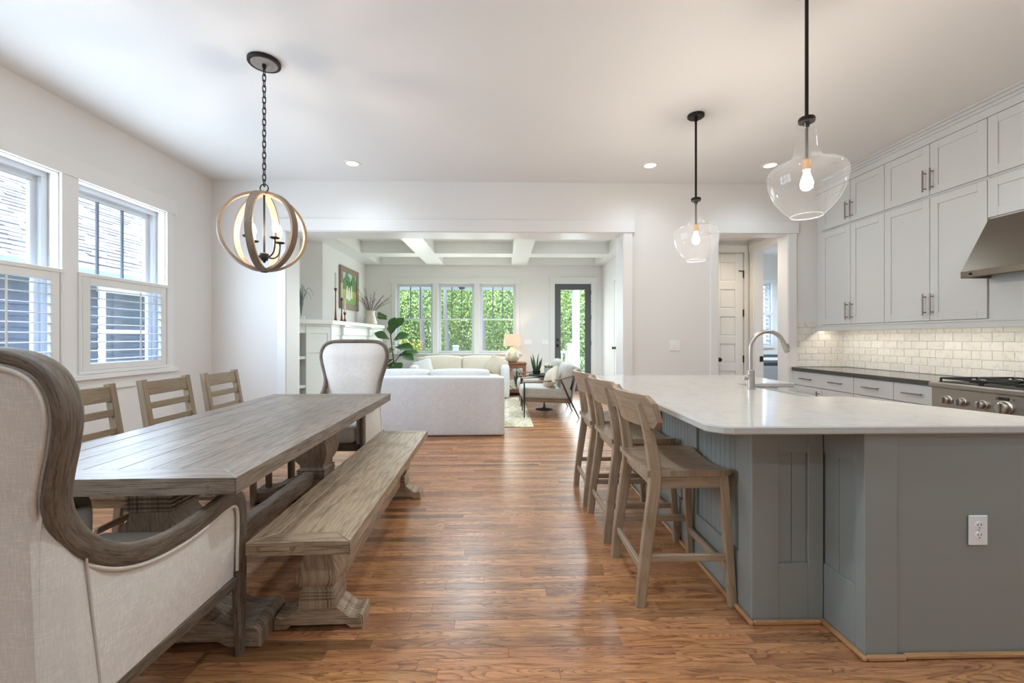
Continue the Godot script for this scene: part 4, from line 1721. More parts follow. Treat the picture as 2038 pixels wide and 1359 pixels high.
func dining_set() -> void:
	var turn := 0.0221
	# table
	var o := thing("dining_table", "long weathered wood dining table on two carved pedestals", "dining table", V(-1.46, 0, 2.64), turn)
	plank_top(o, MT.table_wood, 1.0, 2.264, 0.77, 0.060, 0.115, 6)
	var prof := [Vector2(0.15, 0.135), Vector2(0.15, 0.165), Vector2(0.125, 0.17)]
	for k in 4:
		var y := 0.175 + k * 0.018
		prof.append_array([Vector2(0.098, y), Vector2(0.108, y + 0.006), Vector2(0.108, y + 0.012), Vector2(0.098, y + 0.018)])
	for q in [[0.086, 0.255], [0.088, 0.275], [0.104, 0.30], [0.122, 0.335], [0.131, 0.375], [0.130, 0.41], [0.118, 0.45], [0.098, 0.49], [0.085, 0.52], [0.080, 0.545]]:
		prof.append(Vector2(q[0], q[1]))
	for k in 3:
		var y := 0.55 + k * 0.018
		prof.append_array([Vector2(0.084, y), Vector2(0.096, y + 0.006), Vector2(0.096, y + 0.012), Vector2(0.084, y + 0.018)])
	prof.append_array([Vector2(0.092, 0.61), Vector2(0.092, 0.665), Vector2(0.14, 0.67), Vector2(0.14, 0.711)])
	for z in [0.78, -0.78]:
		urn(o, MT.pedestal_wood, z, prof)
		scroll_foot(o, MT.pedestal_wood, z, 0.455, 0.14, 0.22)
	var mb := MB.new()
	mb.box(Vector3(0, 0.19, 0), Vector3(0.07, 0.10, 1.30), 0.005, 2)
	part("stretcher", mb, MT.pedestal_wood, o)
	mb = MB.new()
	for s in [-1, 1]:
		mb.box(Vector3(s * 0.30, 0.695, 0), Vector3(0.03, 0.03, 1.9), 0.003, 2)
	part("apron", mb, MT.pedestal_wood, o)
	# peg heads on the near end
	for x in [0.40, -0.38]:
		mb = MB.new()
		mb.xf = Transform3D(Basis(Vector3.RIGHT, PI / 2), Vector3(x, 0.738, 1.132))
		mb.col = Color(0.7, 0.66, 0.62)
		mb.lathe([Vector2(0.007, -0.002), Vector2(0.007, 0.0012), Vector2(0, 0.0018)], 12)
		part("peg", mb, MT.pedestal_wood, o)

	# bench
	o = thing("dining_bench", "long weathered wood bench on two carved pedestals beside the table", "bench", V(-0.813, 0, 2.66), turn)
	plank_top(o, MT.bench_wood, 0.395, 1.98, 0.47, 0.052, 0.085, 2, 0.52)
	prof = [Vector2(0.075, 0.10), Vector2(0.075, 0.135), Vector2(0.066, 0.137)]
	for k in 3:
		var y := 0.138 + k * 0.014
		prof.append_array([Vector2(0.062, y), Vector2(0.072, y + 0.004), Vector2(0.072, y + 0.009), Vector2(0.062, y + 0.014)])
	for q in [[0.062, 0.185], [0.074, 0.198], [0.083, 0.222], [0.083, 0.245], [0.075, 0.275], [0.063, 0.31], [0.058, 0.335], [0.057, 0.35]]:
		prof.append(Vector2(q[0], q[1]))
	for k in 2:
		var y := 0.352 + k * 0.015
		prof.append_array([Vector2(0.06, y), Vector2(0.069, y + 0.004), Vector2(0.069, y + 0.01), Vector2(0.06, y + 0.015)])
	prof.append_array([Vector2(0.062, 0.385), Vector2(0.062, 0.42)])
	for z in [0.74, -0.74]:
		urn(o, MT.bench_wood, z, prof)
		scroll_foot(o, MT.bench_wood, z, 0.19, 0.10, 0.12)
	mb = MB.new()
	mb.box(Vector3(0.0, 0.15, 0), Vector3(0.075, 0.085, 1.36), 0.005, 2)
	part("stretcher", mb, MT.bench_wood, o)
	for x in [0.16, -0.02, -0.15]:
		mb = MB.new()
		mb.xf = Transform3D(Basis(Vector3.RIGHT, PI / 2), Vector3(x, 0.446, 0.9905))
		mb.col = Color(0.6, 0.55, 0.5)
		mb.lathe([Vector2(0.008 if x != -0.02 else 0.011, -0.002), Vector2(0.008 if x != -0.02 else 0.011, 0.001), Vector2(0, 0.0016)], 12)
		part("peg", mb, MT.bench_wood, o)

	# ladder-back chairs along the window side, facing the table
	var c0 := ladder_chair()
	c0.position = V(-2.095, 0, 2.44)
	copy(c0, "dining_chair", "middle ladder-back chair of three, between the bank of windows and the table", V(-2.095, 0, 3.07), PI / 2 + 0.02, "ladder-back chairs on the window side")
	copy(c0, "dining_chair", "ladder-back chair of weathered wood at the far end of the window side", V(-2.07, 0, 3.62), PI / 2 + 0.03, "ladder-back chairs on the window side")

	# wing chairs at both ends
	var w0 := wing_chair()
	w0.position = V(-1.352, 0, 1.385)
	w0.rotation.y = PI
	copy(w0, "wing_chair", "oatmeal linen wing chair with wood frame at the far table end", V(-1.507, 0, 4.03), 0.0, "linen wing chairs at the table ends")

	# counter stools
	var s0 := stool()
	s0.position = V(0.882, 0, 2.215)
	copy(s0, "counter_stool", "middle wooden counter stool of the three tucked under the marble top", V(0.872, 0, 2.84), PI / 2 + 0.01, "counter stools along the island")
	copy(s0, "counter_stool", "wooden counter stool farthest from the viewer, near the grey armchair", V(0.862, 0, 3.41), PI / 2 - 0.01, "counter stools along the island")


# local frame: +z is the front
func ladder_chair() -> Node3D:
	var o := thing("dining_chair", "ladder-back chair of weathered wood directly behind the near wing chair", "chair", Vector3.ZERO, PI / 2, "ladder-back chairs on the window side")
	var m: Material = MT.chair_wood
	var w := 0.445
	var mb := MB.new()
	mb.col = Color(0.92, 0.92, 0.92)
	mb.box(Vector3(0, 0.452, 0.02), Vector3(w + 0.015, 0.035, 0.44), 0.008)
	part("seat", mb, m, o)
	for s in [-1, 1]:
		mb = MB.new()
		mb.uo = Vector2(rr(0, 3), rr(0, 3))
		var x: float = s * (w / 2 - 0.022)
		mb.bar(Vector3(x, 0, -0.245), Vector3(x, 0.46, -0.20), Vector2(0.04, 0.042), Vector2(0.042, 0.052))
		mb.bar(Vector3(x, 0.455, -0.20), Vector3(x, 0.98, -0.285), Vector2(0.042, 0.052), Vector2(0.042, 0.042))
		part("leg", mb, m, o)
		mb = MB.new()
		mb.uo = Vector2(rr(0, 3), rr(0, 3))
		mb.bar(Vector3(x, 0, 0.215), Vector3(x, 0.44, 0.21), Vector2(0.036, 0.036), Vector2(0.042, 0.042))
		part("leg", mb, m, o)
		mb = MB.new()
		mb.bar(Vector3(x, 0.20, -0.22), Vector3(x, 0.20, 0.21), Vector2(0.02, 0.03), Vector2(0.02, 0.03))
		part("stretcher", mb, m, o)
		mb = MB.new()
		mb.bar(Vector3(x * 0.98, 0.41, -0.2), Vector3(x * 0.98, 0.41, 0.2), Vector2(0.02, 0.05), Vector2(0.02, 0.05))
		part("apron", mb, m, o)
	for z in [-0.205, 0.205]:
		mb = MB.new()
		mb.box(Vector3(0, 0.41, z), Vector3(w - 0.08, 0.05, 0.02), 0.003)
		part("apron", mb, m, o)
	mb = MB.new()
	mb.box(Vector3(0, 0.26, 0.0), Vector3(w - 0.06, 0.03, 0.02), 0.003)
	part("stretcher", mb, m, o)
	for q in [[0.922, 0.092], [0.808, 0.044], [0.70, 0.038], [0.60, 0.038]]:
		mb = MB.new()
		mb.uo = Vector2(rr(0, 3), rr(0, 3))
		var t := rr(0.92, 1.05)
		mb.col = Color(t, t, t)
		var z: float = -0.20 - (q[0] - 0.455) / 0.525 * 0.085
		mb.xf = Transform3D(Basis(Vector3.RIGHT, -0.16), Vector3(0, q[0], z + 0.004))
		mb.box(Vector3.ZERO, Vector3(w - 0.075, q[1], 0.022), 0.003)
		part("rail", mb, m, o)
	return o


func spline(keys: Array, per := 6) -> Array:
	var c := Curve3D.new()
	for k in keys.size():
		var a: Vector3 = keys[maxi(k - 1, 0)]
		var b: Vector3 = keys[mini(k + 1, keys.size() - 1)]
		var tn := (b - a) / 6.0
		c.add_point(keys[k], -tn, tn)
	var out := []
	for k in keys.size() - 1:
		for q in per:
			out.append(c.sample(k, q / float(per)))
	out.append(keys[-1])
	return out

# shape of the wing chair's wooden outline on one side (x given for the right side)
func wing_path() -> Array:
	return spline([Vector3(0, 1.225, -0.375), Vector3(0.14, 1.224, -0.374), Vector3(0.235, 1.214, -0.37), Vector3(0.293, 1.185, -0.366), Vector3(0.324, 1.135, -0.362), Vector3(0.332, 1.075, -0.358), Vector3(0.319, 1.0, -0.352), Vector3(0.297, 0.925, -0.344), Vector3(0.278, 0.855, -0.33), Vector3(0.270, 0.785, -0.30),
		Vector3(0.270, 0.715, -0.248), Vector3(0.275, 0.655, -0.17), Vector3(0.283, 0.622, -0.07), Vector3(0.291, 0.616, 0.05), Vector3(0.299, 0.630, 0.16), Vector3(0.304, 0.646, 0.24), Vector3(0.306, 0.644, 0.295), Vector3(0.307, 0.615, 0.328), Vector3(0.307, 0.56, 0.34), Vector3(0.307, 0.44, 0.338), Vector3(0.307, 0.335, 0.336)], 4)

func wing_chair() -> Node3D:
	var o := thing("wing_chair", "oatmeal linen wing chair with wood frame at the near table end, seen from behind", "wing chair", Vector3.ZERO, 0.0, "linen wing chairs at the table ends")
	var path := wing_path()
	var n := path.size()
	var sec := []
	for s in 20:
		var an := TAU * s / 20.0
		var cx := cos(an)
		var cy := sin(an)
		sec.append(Vector2(signf(cx) * pow(absf(cx), 0.6) * 0.031, signf(cy) * pow(absf(cy), 0.7) * 0.018))
	# frames along the path (right side): u = depth of the wood, w = towards the inside of the outline
	var us := []
	var ws := []
	var u := Vector3.BACK
	for k in n:
		var T: Vector3 = ((path[mini(k + 1, n - 1)] as Vector3) - path[maxi(k - 1, 0)]).normalized()
		u = (u - T * u.dot(T)).normalized()
		us.append(u)
		ws.append(T.cross(u))
	for s in [1.0, -1.0]:
		var pts := []
		for p in path:
			pts.append(Vector3(p.x * s, p.y, p.z))
		var mb := MB.new()
		mb.uo = Vector2(rr(0, 5), rr(0, 5))
		mb.sweep(pts, sec, Vector3.BACK)
		part("wood_frame", mb, MT.wing_wood, o)
		# front leg continues the arm post
		mb = MB.new()
		mb.uo = Vector2(rr(0, 5), rr(0, 5))
		mb.bar(Vector3(0.307 * s, 0.345, 0.332), Vector3(0.307 * s, 0.0, 0.340), Vector2(0.036, 0.060), Vector2(0.028, 0.034), Vector3.RIGHT, 0.008)
		part("leg", mb, MT.wing_wood, o)
		mb = MB.new()
		mb.bar(Vector3(0.24 * s, 0.33, -0.27), Vector3(0.25 * s, 0.0, -0.38), Vector2(0.045, 0.05), Vector2(0.032, 0.034), Vector3.RIGHT, 0.006)
		part("leg", mb, MT.wing_wood, o)
		# piping follows the wood all the way
		mb = MB.new()
		var pp := []
		for k in n - 1:
			var p: Vector3 = path[k]
			var T: Vector3 = ((path[mini(k + 1, n - 1)] as Vector3) - path[maxi(k - 1, 0)]).normalized()
			var f := clampf((0.80 - p.y) / 0.14, 0.0, 1.0) if k < 48 else 1.0
			var q: Vector3 = p + (ws[k] as Vector3) * lerpf(0.024, -0.010, f) - (us[k] as Vector3) * lerpf(0.030, 0.036, f)
			pp.append(Vector3(q.x * s, q.y, q.z))
		mb.tube(pp, 0.0062, 8)
		part("piping", mb, MT.piping, o)
		# outer side panel, from the arm down to the rail
		mb = MB.new()
		var rows := []
		for k in n:
			var p: Vector3 = pts[k]
			if k >= 36 and p.y > 0.6:
				var z := minf(p.z, 0.325)
				var yt := p.y - 0.022
				var r := []
				for q in 9:
					var f := q / 8.0
					var y := lerpf(yt, 0.32, f)
					var bul := 0.010 * sin(PI * f) * sin(PI * clampf((z + 0.30) / 0.63, 0, 1))
					r.append(Vector3(s * (lerpf(absf(p.x), 0.300, f) + bul + 0.004), y, z))
				rows.append(r)
		for e in [[0.272, -0.322, 0.84], [0.262, -0.350, 0.86], [0.247, -0.366, 0.88]]:
			var r := []
			for q in 9:
				var f := q / 8.0
				r.append(Vector3(s * e[0] * lerpf(1.0, 1.05, f), lerpf(e[2], 0.32, f), lerpf(e[1], e[1] + 0.012, f)))
			rows.insert(0, r)
		mb.grid(rows, false, 1, 1, s > 0)
		part("side_panel", mb, MT.linen, o)
		mb = MB.new()
		mb.tube([Vector3(s * 0.281, 0.70, -0.262), Vector3(s * 0.293, 0.52, -0.255), Vector3(s * 0.304, 0.33, -0.245)], 0.003, 6)
		part("seam", mb, MT.seam, o)
		# padded inside of the arm
		mb = MB.new()
		mb.cushion(Vector3(s * 0.262, 0.47, 0.01), Vector3(0.045, 0.28, 0.62), 0.02, Vector3(0.01, 0.0, 0.0), 8)
		part("arm_pad", mb, MT.linen, o)
		# wooden rail along the bottom
		mb = MB.new()
		mb.uo = Vector2(rr(0, 5), rr(0, 5))
		mb.bar(Vector3(s * 0.302, 0.306, 0.33), Vector3(s * 0.287, 0.306, -0.34), Vector2(0.03, 0.046), Vector2(0.03, 0.046), Vector3.RIGHT, 0.006)
		part("rail", mb, MT.wing_wood, o)
	# outer and inner back
	for face in [0, 1]:
		var mb := MB.new()
		var rows := []
		for k0 in 29:
			var y := lerpf(0.315, 1.205, k0 / 28.0)
			var hw := 0.262
			var zz := -0.34
			for k in n - 1:
				var a: Vector3 = path[k]
				var b: Vector3 = path[k + 1]
				if a.z < -0.2 and a.y >= y and b.y <= y:
					var f: float = (a.y - y) / maxf(a.y - b.y, 1e-5)
					hw = lerpf(a.x, b.x, f) - 0.008
					zz = lerpf(a.z, b.z, f)
			if y < 0.80:
				hw = lerpf(0.262, 0.258, (0.80 - y) / 0.48)
				zz = -0.335
			zz = maxf(minf(zz, -0.335), -0.375)
			var r := []
			for q in 25:
				var s := -1.0 + q / 12.0
				var z := zz - 0.018 - 0.024 * (1 - s * s) if face == 0 else zz + 0.018 + 0.055 * (1 - pow(absf(s), 4.0)) * minf(1.0, (1.21 - y) / 0.12)
				r.append(Vector3(s * hw, y, z))
			rows.append(r)
		mb.grid(rows, false, 1, 1, face == 1)
		part("back_panel" if face == 0 else "back_cushion", mb, MT.linen, o)
	# seat
	var mb := MB.new()
	mb.cushion(Vector3(0, 0.425, 0.035), Vector3(0.49, 0.15, 0.62), 0.045, Vector3(0.005, 0.022, 0.012), 12)
	part("seat_cushion", mb, MT.linen, o)
	mb = MB.new()
	mb.box(Vector3(0, 0.315, 0.0), Vector3(0.55, 0.07, 0.64), 0.01)
	part("seat_base", mb, MT.wing_wood, o)
	mb = MB.new()
	mb.box(Vector3(0, 0.306, -0.352), Vector3(0.54, 0.046, 0.03), 0.006)
	part("rail", mb, MT.wing_wood, o)
	return o


# local frame: +z is the front (towards the island)
func stool() -> Node3D:
	var o := thing("counter_stool", "wooden counter stool nearest the viewer, tucked under the marble top", "stool", Vector3.ZERO, PI / 2, "counter stools along the island")
	var m: Material = MT.stool_wood
	# saddle seat
	var mb := MB.new()
	var rows_t := []
	var rows_b := []
	var N := 14
	for i in N + 1:
		var rt := []
		var rb := []
		var fz := -1.0 + 2.0 * i / N
		for j in N + 1:
			var fx := -1.0 + 2.0 * j / N
			# rounded front corners
			var hx := 0.232
			var z := fz * 0.205
			var ex := 1.0
			if fz > 0.8:
				ex = 1.0 - 0.10 * pow((fz - 0.8) / 0.2, 2.0)
			var x := fx * hx * ex
			var dip := 0.022 * (1 - fx * fx) * smoothstep(-1.0, 1.0, fz) + 0.006 * (1 - fx * fx)
			rt.append(Vector3(x, 0.637 - dip, z))
			rb.append(Vector3(x, 0.609 - dip * 0.6, z))
		rows_t.append(rt)
		rows_b.append(rb)
	mb.grid(rows_t)
	mb.grid(rows_b, false, 1, 1, true)
	for e in [0, N]:
		mb.grid([rows_t[e], rows_b[e]], false, 1, 1, e == N)
		var ca := []
		var cb := []
		for i in N + 1:
			ca.append(rows_t[i][e])
			cb.append(rows_b[i][e])
		mb.grid([ca, cb], false, 1, 1, e == 0)
	part("seat", mb, m, o)
	# legs; the rear ones bend and run on as back posts
	for s in [-1, 1]:
		mb = MB.new()
		mb.uo = Vector2(rr(0, 4), rr(0, 4))
		var keys := [Vector3(s * 0.225, 0.0, -0.235), Vector3(s * 0.222, 0.2, -0.215), Vector3(s * 0.218, 0.42, -0.185), Vector3(s * 0.216, 0.58, -0.165), Vector3(s * 0.214, 0.70, -0.172), Vector3(s * 0.212, 0.84, -0.20), Vector3(s * 0.211, 0.955, -0.235)]
		var pts := spline(keys, 5)
		var wid := [0.028, 0.031, 0.034, 0.036, 0.0355, 0.029, 0.018]
		var sec := [Vector2(-1, -0.47), Vector2(-0.8, -0.62), Vector2(0.8, -0.62), Vector2(1, -0.47), Vector2(1, 0.47), Vector2(0.8, 0.62), Vector2(-0.8, 0.62), Vector2(-1, 0.47)]
		var rad := []
		for k in pts.size():
			var f := k / 5.0
			var a := mini(int(f), 6)
			rad.append(lerpf(wid[a], wid[mini(a + 1, 6)], f - a) * 0.8)
		mb.sweep(pts, sec, Vector3.BACK, rad, false, true, true)
		part("leg", mb, m, o)
		mb = MB.new()
		mb.uo = Vector2(rr(0, 4), rr(0, 4))
		mb.bar(Vector3(s * 0.228, 0.0, 0.20), Vector3(s * 0.205, 0.612, 0.165), Vector2(0.034, 0.036), Vector2(0.036, 0.044))
		part("leg", mb, m, o)
		mb = MB.new()
		mb.bar(Vector3(s * 0.212, 0.578, -0.16), Vector3(s * 0.206, 0.578, 0.165), Vector2(0.022, 0.06), Vector2(0.022, 0.06))
		part("apron", mb, m, o)
		mb = MB.new()
		mb.bar(Vector3(s * 0.222, 0.225, -0.205), Vector3(s * 0.22, 0.225, 0.188), Vector2(0.02, 0.034), Vector2(0.02, 0.034))
		part("stretcher", mb, m, o)
	for q in [[0.578, -0.165, 0.2, 0.06], [0.578, 0.163, 0.2, 0.06], [0.16, -0.217, 0.22, 0.036], [0.16, 0.191, 0.22, 0.036]]:
		mb = MB.new()
		mb.bar(Vector3(-q[2], q[0], q[1]), Vector3(q[2], q[0], q[1]), Vector2(0.022, q[3]), Vector2(0.022, q[3]), Vector3.BACK)
		part("apron" if q[0] > 0.5 else "stretcher", mb, m, o)
	# curved back, in front of the posts
	mb = MB.new()
	var front := []
	var back := []
	for i in 9:
		var fy := -1.0 + 2.0 * i / 8.0
		var ra := []
		var rb := []
		for j in 21:
			var fx := -1.0 + 2.0 * j / 20.0
			var cr := 1.0
			var y := 0.915 + fy * 0.078
			# rounded corners
			var ax := absf(fx)
			if ax > 0.86:
				var t := (ax - 0.86) / 0.14
				y = 0.915 + fy * 0.078 * (0.55 + 0.45 * sqrt(maxf(0.0, 1 - t * t)))
			var z := -0.208 - (y - 0.85) * 0.30 - 0.08 * (1 - fx * fx) + 0.052
			ra.append(Vector3(fx * 0.283, y, z + 0.013))
			rb.append(Vector3(fx * 0.283, y, z - 0.013))
		front.append(ra)
		back.append(rb)
	mb.grid(front, false, 1, 1, true)
	mb.grid(back)
	mb.grid([front[0], back[0]])
	mb.grid([front[8], back[8]], false, 1, 1, true)
	for e in [0, 20]:
		var ca := []
		var cb := []
		for i in 9:
			ca.append(front[i][e])
			cb.append(back[i][e])
		mb.grid([ca, cb], false, 1, 1, e == 20)
	for v in mb.t.size():
		mb.t[v] = Vector2(mb.t[v].y, mb.t[v].x)
	part("backrest", mb, m, o)
	return o


# ---------------------------------------------------------------- hanging lamps
func lamps() -> void:
	# round wooden chandelier
	var o := thing("chandelier", "round wooden hoop chandelier with four candle bulbs on a chain", "chandelier", V(-1.542, 1.943, 2.80))
	var top := CEIL - 1.943
	var mb := MB.new()
	mb.lathe([Vector2(0.0, top - 0.018), Vector2(0.078, top - 0.018), Vector2(0.080, top - 0.022), Vector2(0.094, top - 0.022), Vector2(0.097, top - 0.018), Vector2(0.097, top - 0.002), Vector2(0.094, top)], 40)
	part("canopy", mb, MT.bronze, o)
	mb = MB.new()
	mb.lathe([Vector2(0.0, top - 0.0225), Vector2(0.078, top - 0.0225), Vector2(0.079, top - 0.018)], 40)
	part("wood_disc", mb, MT.lamp_wood_grey, o)
	mb = MB.new()
	mb.lathe([Vector2(0, top - 0.055), Vector2(0.008, top - 0.052), Vector2(0.012, top - 0.04), Vector2(0.012, top - 0.023)], 14)
	var y := top - 0.055
	var y_end := 0.30
	var n := 21
	var pitch := (y - y_end) / n
	for k in n:
		var yc := y - pitch * (k + 0.5)
		var pts := []
		for s in 16:
			var an := TAU * s / 16.0
			var a := cos(an) * 0.0095
			var b := sin(an) * 0.0095 + (signf(sin(an)) * (pitch * 0.5 - 0.005))
			pts.append(Vector3(a if k % 2 else 0.0, yc + b, 0.0 if k % 2 else a))
		mb.tube(pts, 0.0034, 6, true)
	part("chain", mb, MT.bronze, o)
	mb = MB.new()
	var ring_pts := []
	for s in 24:
		var an := TAU * s / 24.0
		ring_pts.append(Vector3(cos(an) * 0.026, 0.284 + sin(an) * 0.026, 0))
	mb.tube(ring_pts, 0.0035, 8, true)
	part("hanging_ring", mb, MT.bronze, o)
	# three hoops crossing at the poles
	for k in 3:
		mb = MB.new()
		mb.uo = Vector2(rr(0, 4), rr(0, 4))
		var az := deg_to_rad(20 + 60 * k)
		var pts := []
		for s in 64:
			var an := TAU * s / 64.0
			pts.append(Vector3(cos(an) * cos(az) * 0.25, sin(an) * 0.25, cos(an) * sin(az) * 0.25))
		var side := Vector3(-sin(az), 0, cos(az))
		var rad := 0.0 if k == 0 else (0.0006 * k)
		var P := []
		for q in [[-0.021, -0.009 - rad], [0.021, -0.009 - rad], [0.021, 0.007 - rad], [-0.021, 0.007 - rad]]:
			var r := []
			for s in 65:
				var p: Vector3 = pts[s % 64]
				r.append(p + side * q[0] + p.normalized() * q[1])
			P.append(r)
		for q in 4:
			mb.grid([P[q], P[(q + 1) % 4]])
		for q in mb.t.size():
			mb.t[q] = Vector2(mb.t[q].y, mb.t[q].x)
		part("hoop", mb, MT.lamp_wood, o)
	mb = MB.new()
	mb.tube([Vector3(0, 0.26, 0), Vector3(0, -0.13, 0)], 0.006, 12)
	mb.lathe([Vector2(0.0, 0.262), Vector2(0.016, 0.26), Vector2(0.016, 0.245), Vector2(0.006, 0.236)], 16)
	part("rod", mb, MT.bronze, o)
	mb = MB.new()
	mb.lathe([Vector2(0, -0.20), Vector2(0.008, -0.196), Vector2(0.010, -0.186), Vector2(0.022, -0.182), Vector2(0.022, -0.172), Vector2(0.028, -0.168), Vector2(0.028, -0.142), Vector2(0.02, -0.136), Vector2(0.006, -0.13)], 20)
	mb.lathe([Vector2(0.0, -0.262), Vector2(0.02, -0.260), Vector2(0.02, -0.25), Vector2(0, -0.248)], 16)
	part("hub", mb, MT.bronze, o)
	for k in 4:
		var az := deg_to_rad(28 + 90 * k)
		var u := Vector3(cos(az), 0, sin(az))
		mb = MB.new()
		mb.tube(spline([u * 0.02 + Vector3(0, -0.158, 0), u * 0.06 + Vector3(0, -0.160, 0), u * 0.095 + Vector3(0, -0.135, 0), u * 0.108 + Vector3(0, -0.09, 0), u * 0.108 + Vector3(0, -0.055, 0)], 6), 0.0048, 8)
		var arm := part("arm", mb, MT.bronze, o)
		mb = MB.new()
		mb.lathe([Vector2(0, -0.058), Vector2(0.024, -0.053), Vector2(0.031, -0.046), Vector2(0.029, -0.044), Vector2(0.0, -0.05)], 20, u * 0.108)
		part("candle_cup", mb, MT.bronze, arm)
		mb = MB.new()
		mb.lathe([Vector2(0.011, -0.05), Vector2(0.0115, -0.014), Vector2(0.0, -0.012)], 16, u * 0.108)
		part("candle_sleeve", mb, MT.sleeve, arm)
		mb = MB.new()
		mb.lathe([Vector2(0.008, -0.014), Vector2(0.013, 0.0), Vector2(0.0165, 0.016), Vector2(0.015, 0.034), Vector2(0.009, 0.052), Vector2(0.004, 0.064), Vector2(0.0, 0.07)], 18, u * 0.108)
		part("bulb", mb, MT.bulb_glow, arm)
		omni(o, u * 0.108 + Vector3(0, 0.02, 0), 0.035, Color(1.0, 0.92, 0.84), 0.012)

	# two clear glass pendants over the island
	var labels := ["large clear glass pendant lamp nearest the viewer over the island", "smaller-looking clear glass pendant lamp over the far end of the island"]
	var places := [V(1.552, 1.88, 2.145), V(1.555, 1.88, 3.40)]
	var p0: Node3D
	for k in 2:
		if k == 1:
			copy(p0, "pendant_lamp", labels[1], places[1], 0.0, "glass pendants over the island")
			break
		o = thing("pendant_lamp", labels[0], "pendant lamp", places[0], 0.0, "glass pendants over the island")
		p0 = o
		var H := CEIL - 1.88
		mb = MB.new()
		mb.lathe([Vector2(0.0, H - 0.022), Vector2(0.058, H - 0.022), Vector2(0.064, H - 0.017), Vector2(0.064, H)], 36)
		part("canopy", mb, MT.bronze, o)
		mb = MB.new()
		mb.tube([Vector3(0, H - 0.02, 0), Vector3(0, 0.495, 0)], 0.0085, 14)
		mb.lathe([Vector2(0.0135, H - 0.05), Vector2(0.0135, H - 0.022)], 14)
		part("rod", mb, MT.bronze, o)
		mb = MB.new()
		mb.lathe([Vector2(0.0, 0.478), Vector2(0.036, 0.478), Vector2(0.038, 0.484), Vector2(0.038, 0.496), Vector2(0.034, 0.502), Vector2(0.0, 0.503)], 28)
		mb.lathe([Vector2(0.0, 0.455), Vector2(0.012, 0.455), Vector2(0.014, 0.478)], 14)
		part("cap", mb, MT.bronze, o)
		mb = MB.new()
		mb.tube([Vector3(0, 0.478, 0), Vector3(0, 0.285, 0)], 0.007, 12)
		part("inner_rod", mb, MT.socket_grey, o)
		mb = MB.new()
		mb.lathe([Vector2(0.007, 0.29), Vector2(0.017, 0.286), Vector2(0.0185, 0.28), Vector2(0.0185, 0.235), Vector2(0.014, 0.23), Vector2(0, 0.23)], 20)
		part("socket", mb, MT.copper_socket, o)
		mb = MB.new()
		mb.lathe([Vector2(0.013, 0.232), Vector2(0.016, 0.215), Vector2(0.026, 0.185), Vector2(0.030, 0.165), Vector2(0.027, 0.146), Vector2(0.016, 0.133), Vector2(0.0, 0.129)], 24)
		part("bulb", mb, MT.bulb_glow, o)
		omni(o, Vector3(0, 0.17, 0), 0.17, Color(1.0, 0.96, 0.91), 0.025)
		# blown glass: bottle neck opening into a wide bowl
		mb = MB.new()
		var prof := []
		for q in spline([Vector3(0.072, 0.0, 0), Vector3(0.108, 0.038, 0), Vector3(0.142, 0.085, 0), Vector3(0.166, 0.14, 0), Vector3(0.176, 0.19, 0), Vector3(0.174, 0.226, 0), Vector3(0.154, 0.252, 0), Vector3(0.116, 0.268, 0), Vector3(0.078, 0.288, 0), Vector3(0.058, 0.322, 0), Vector3(0.050, 0.37, 0), Vector3(0.046, 0.43, 0), Vector3(0.0455, 0.47, 0), Vector3(0.038, 0.482, 0)], 4):
			prof.append(Vector2(q.x, q.y))
		mb.lathe(prof, 48)
		part("glass_shade", mb, MT.lamp_glass, o)
		mb = MB.new()
		var lip := []
		for s in 48:
			var an := TAU * s / 48.0
			lip.append(Vector3(cos(an) * 0.072, 0.0, sin(an) * 0.072))
		mb.tube(lip, 0.0022, 8, true)
		part("glass_lip", mb, MT.lip_glass, o)


func omni(o: Node3D, at: Vector3, e: float, c: Color, size: float) -> void:
	var l := OmniLight3D.new()
	l.name = "bulb_light"
	o.add_child(l, true)
	l.position = at
	l.light_energy = e
	l.light_color = c
	l.light_size = size
	l.omni_range = 14
	l.omni_attenuation = 2.0
	l.shadow_enabled = true


# ---------------------------------------------------------------- living room
# flat leaf with a crease: outline width w, length L, from base along dir, face up nrm
func leaf(mb: MB, base: Vector3, dirv: Vector3, nrm: Vector3, L: float, w: float, droop: float, shape := 0) -> void:
	var t := dirv.normalized()
	var s := t.cross(nrm).normalized()
	var u := s.cross(t).normalized()
	var rows := []
	var n := 7
	for k in n + 1:
		var f := k / float(n)
		var prof := 0.0
		if shape == 0:      # fiddle: narrow at the stalk, broad beyond the middle
			prof = sin(PI * pow(f, 1.35)) * (0.75 + 0.35 * f) if f < 1 else 0.0
		elif shape == 1:    # blade
			prof = (0.55 + 0.45 * sin(PI * minf(1.0, f * 0.9 + 0.1))) * (1.0 - pow(f, 3.0))
		else:
			prof = sin(PI * pow(f, 0.8))
		var p := base + t * (L * f) - u * (droop * L * f * f)
		var hw := w * 0.5 * prof
		rows.append([p - s * hw + u * hw * 0.25, p, p + s * hw + u * hw * 0.25])
	mb.grid(rows)

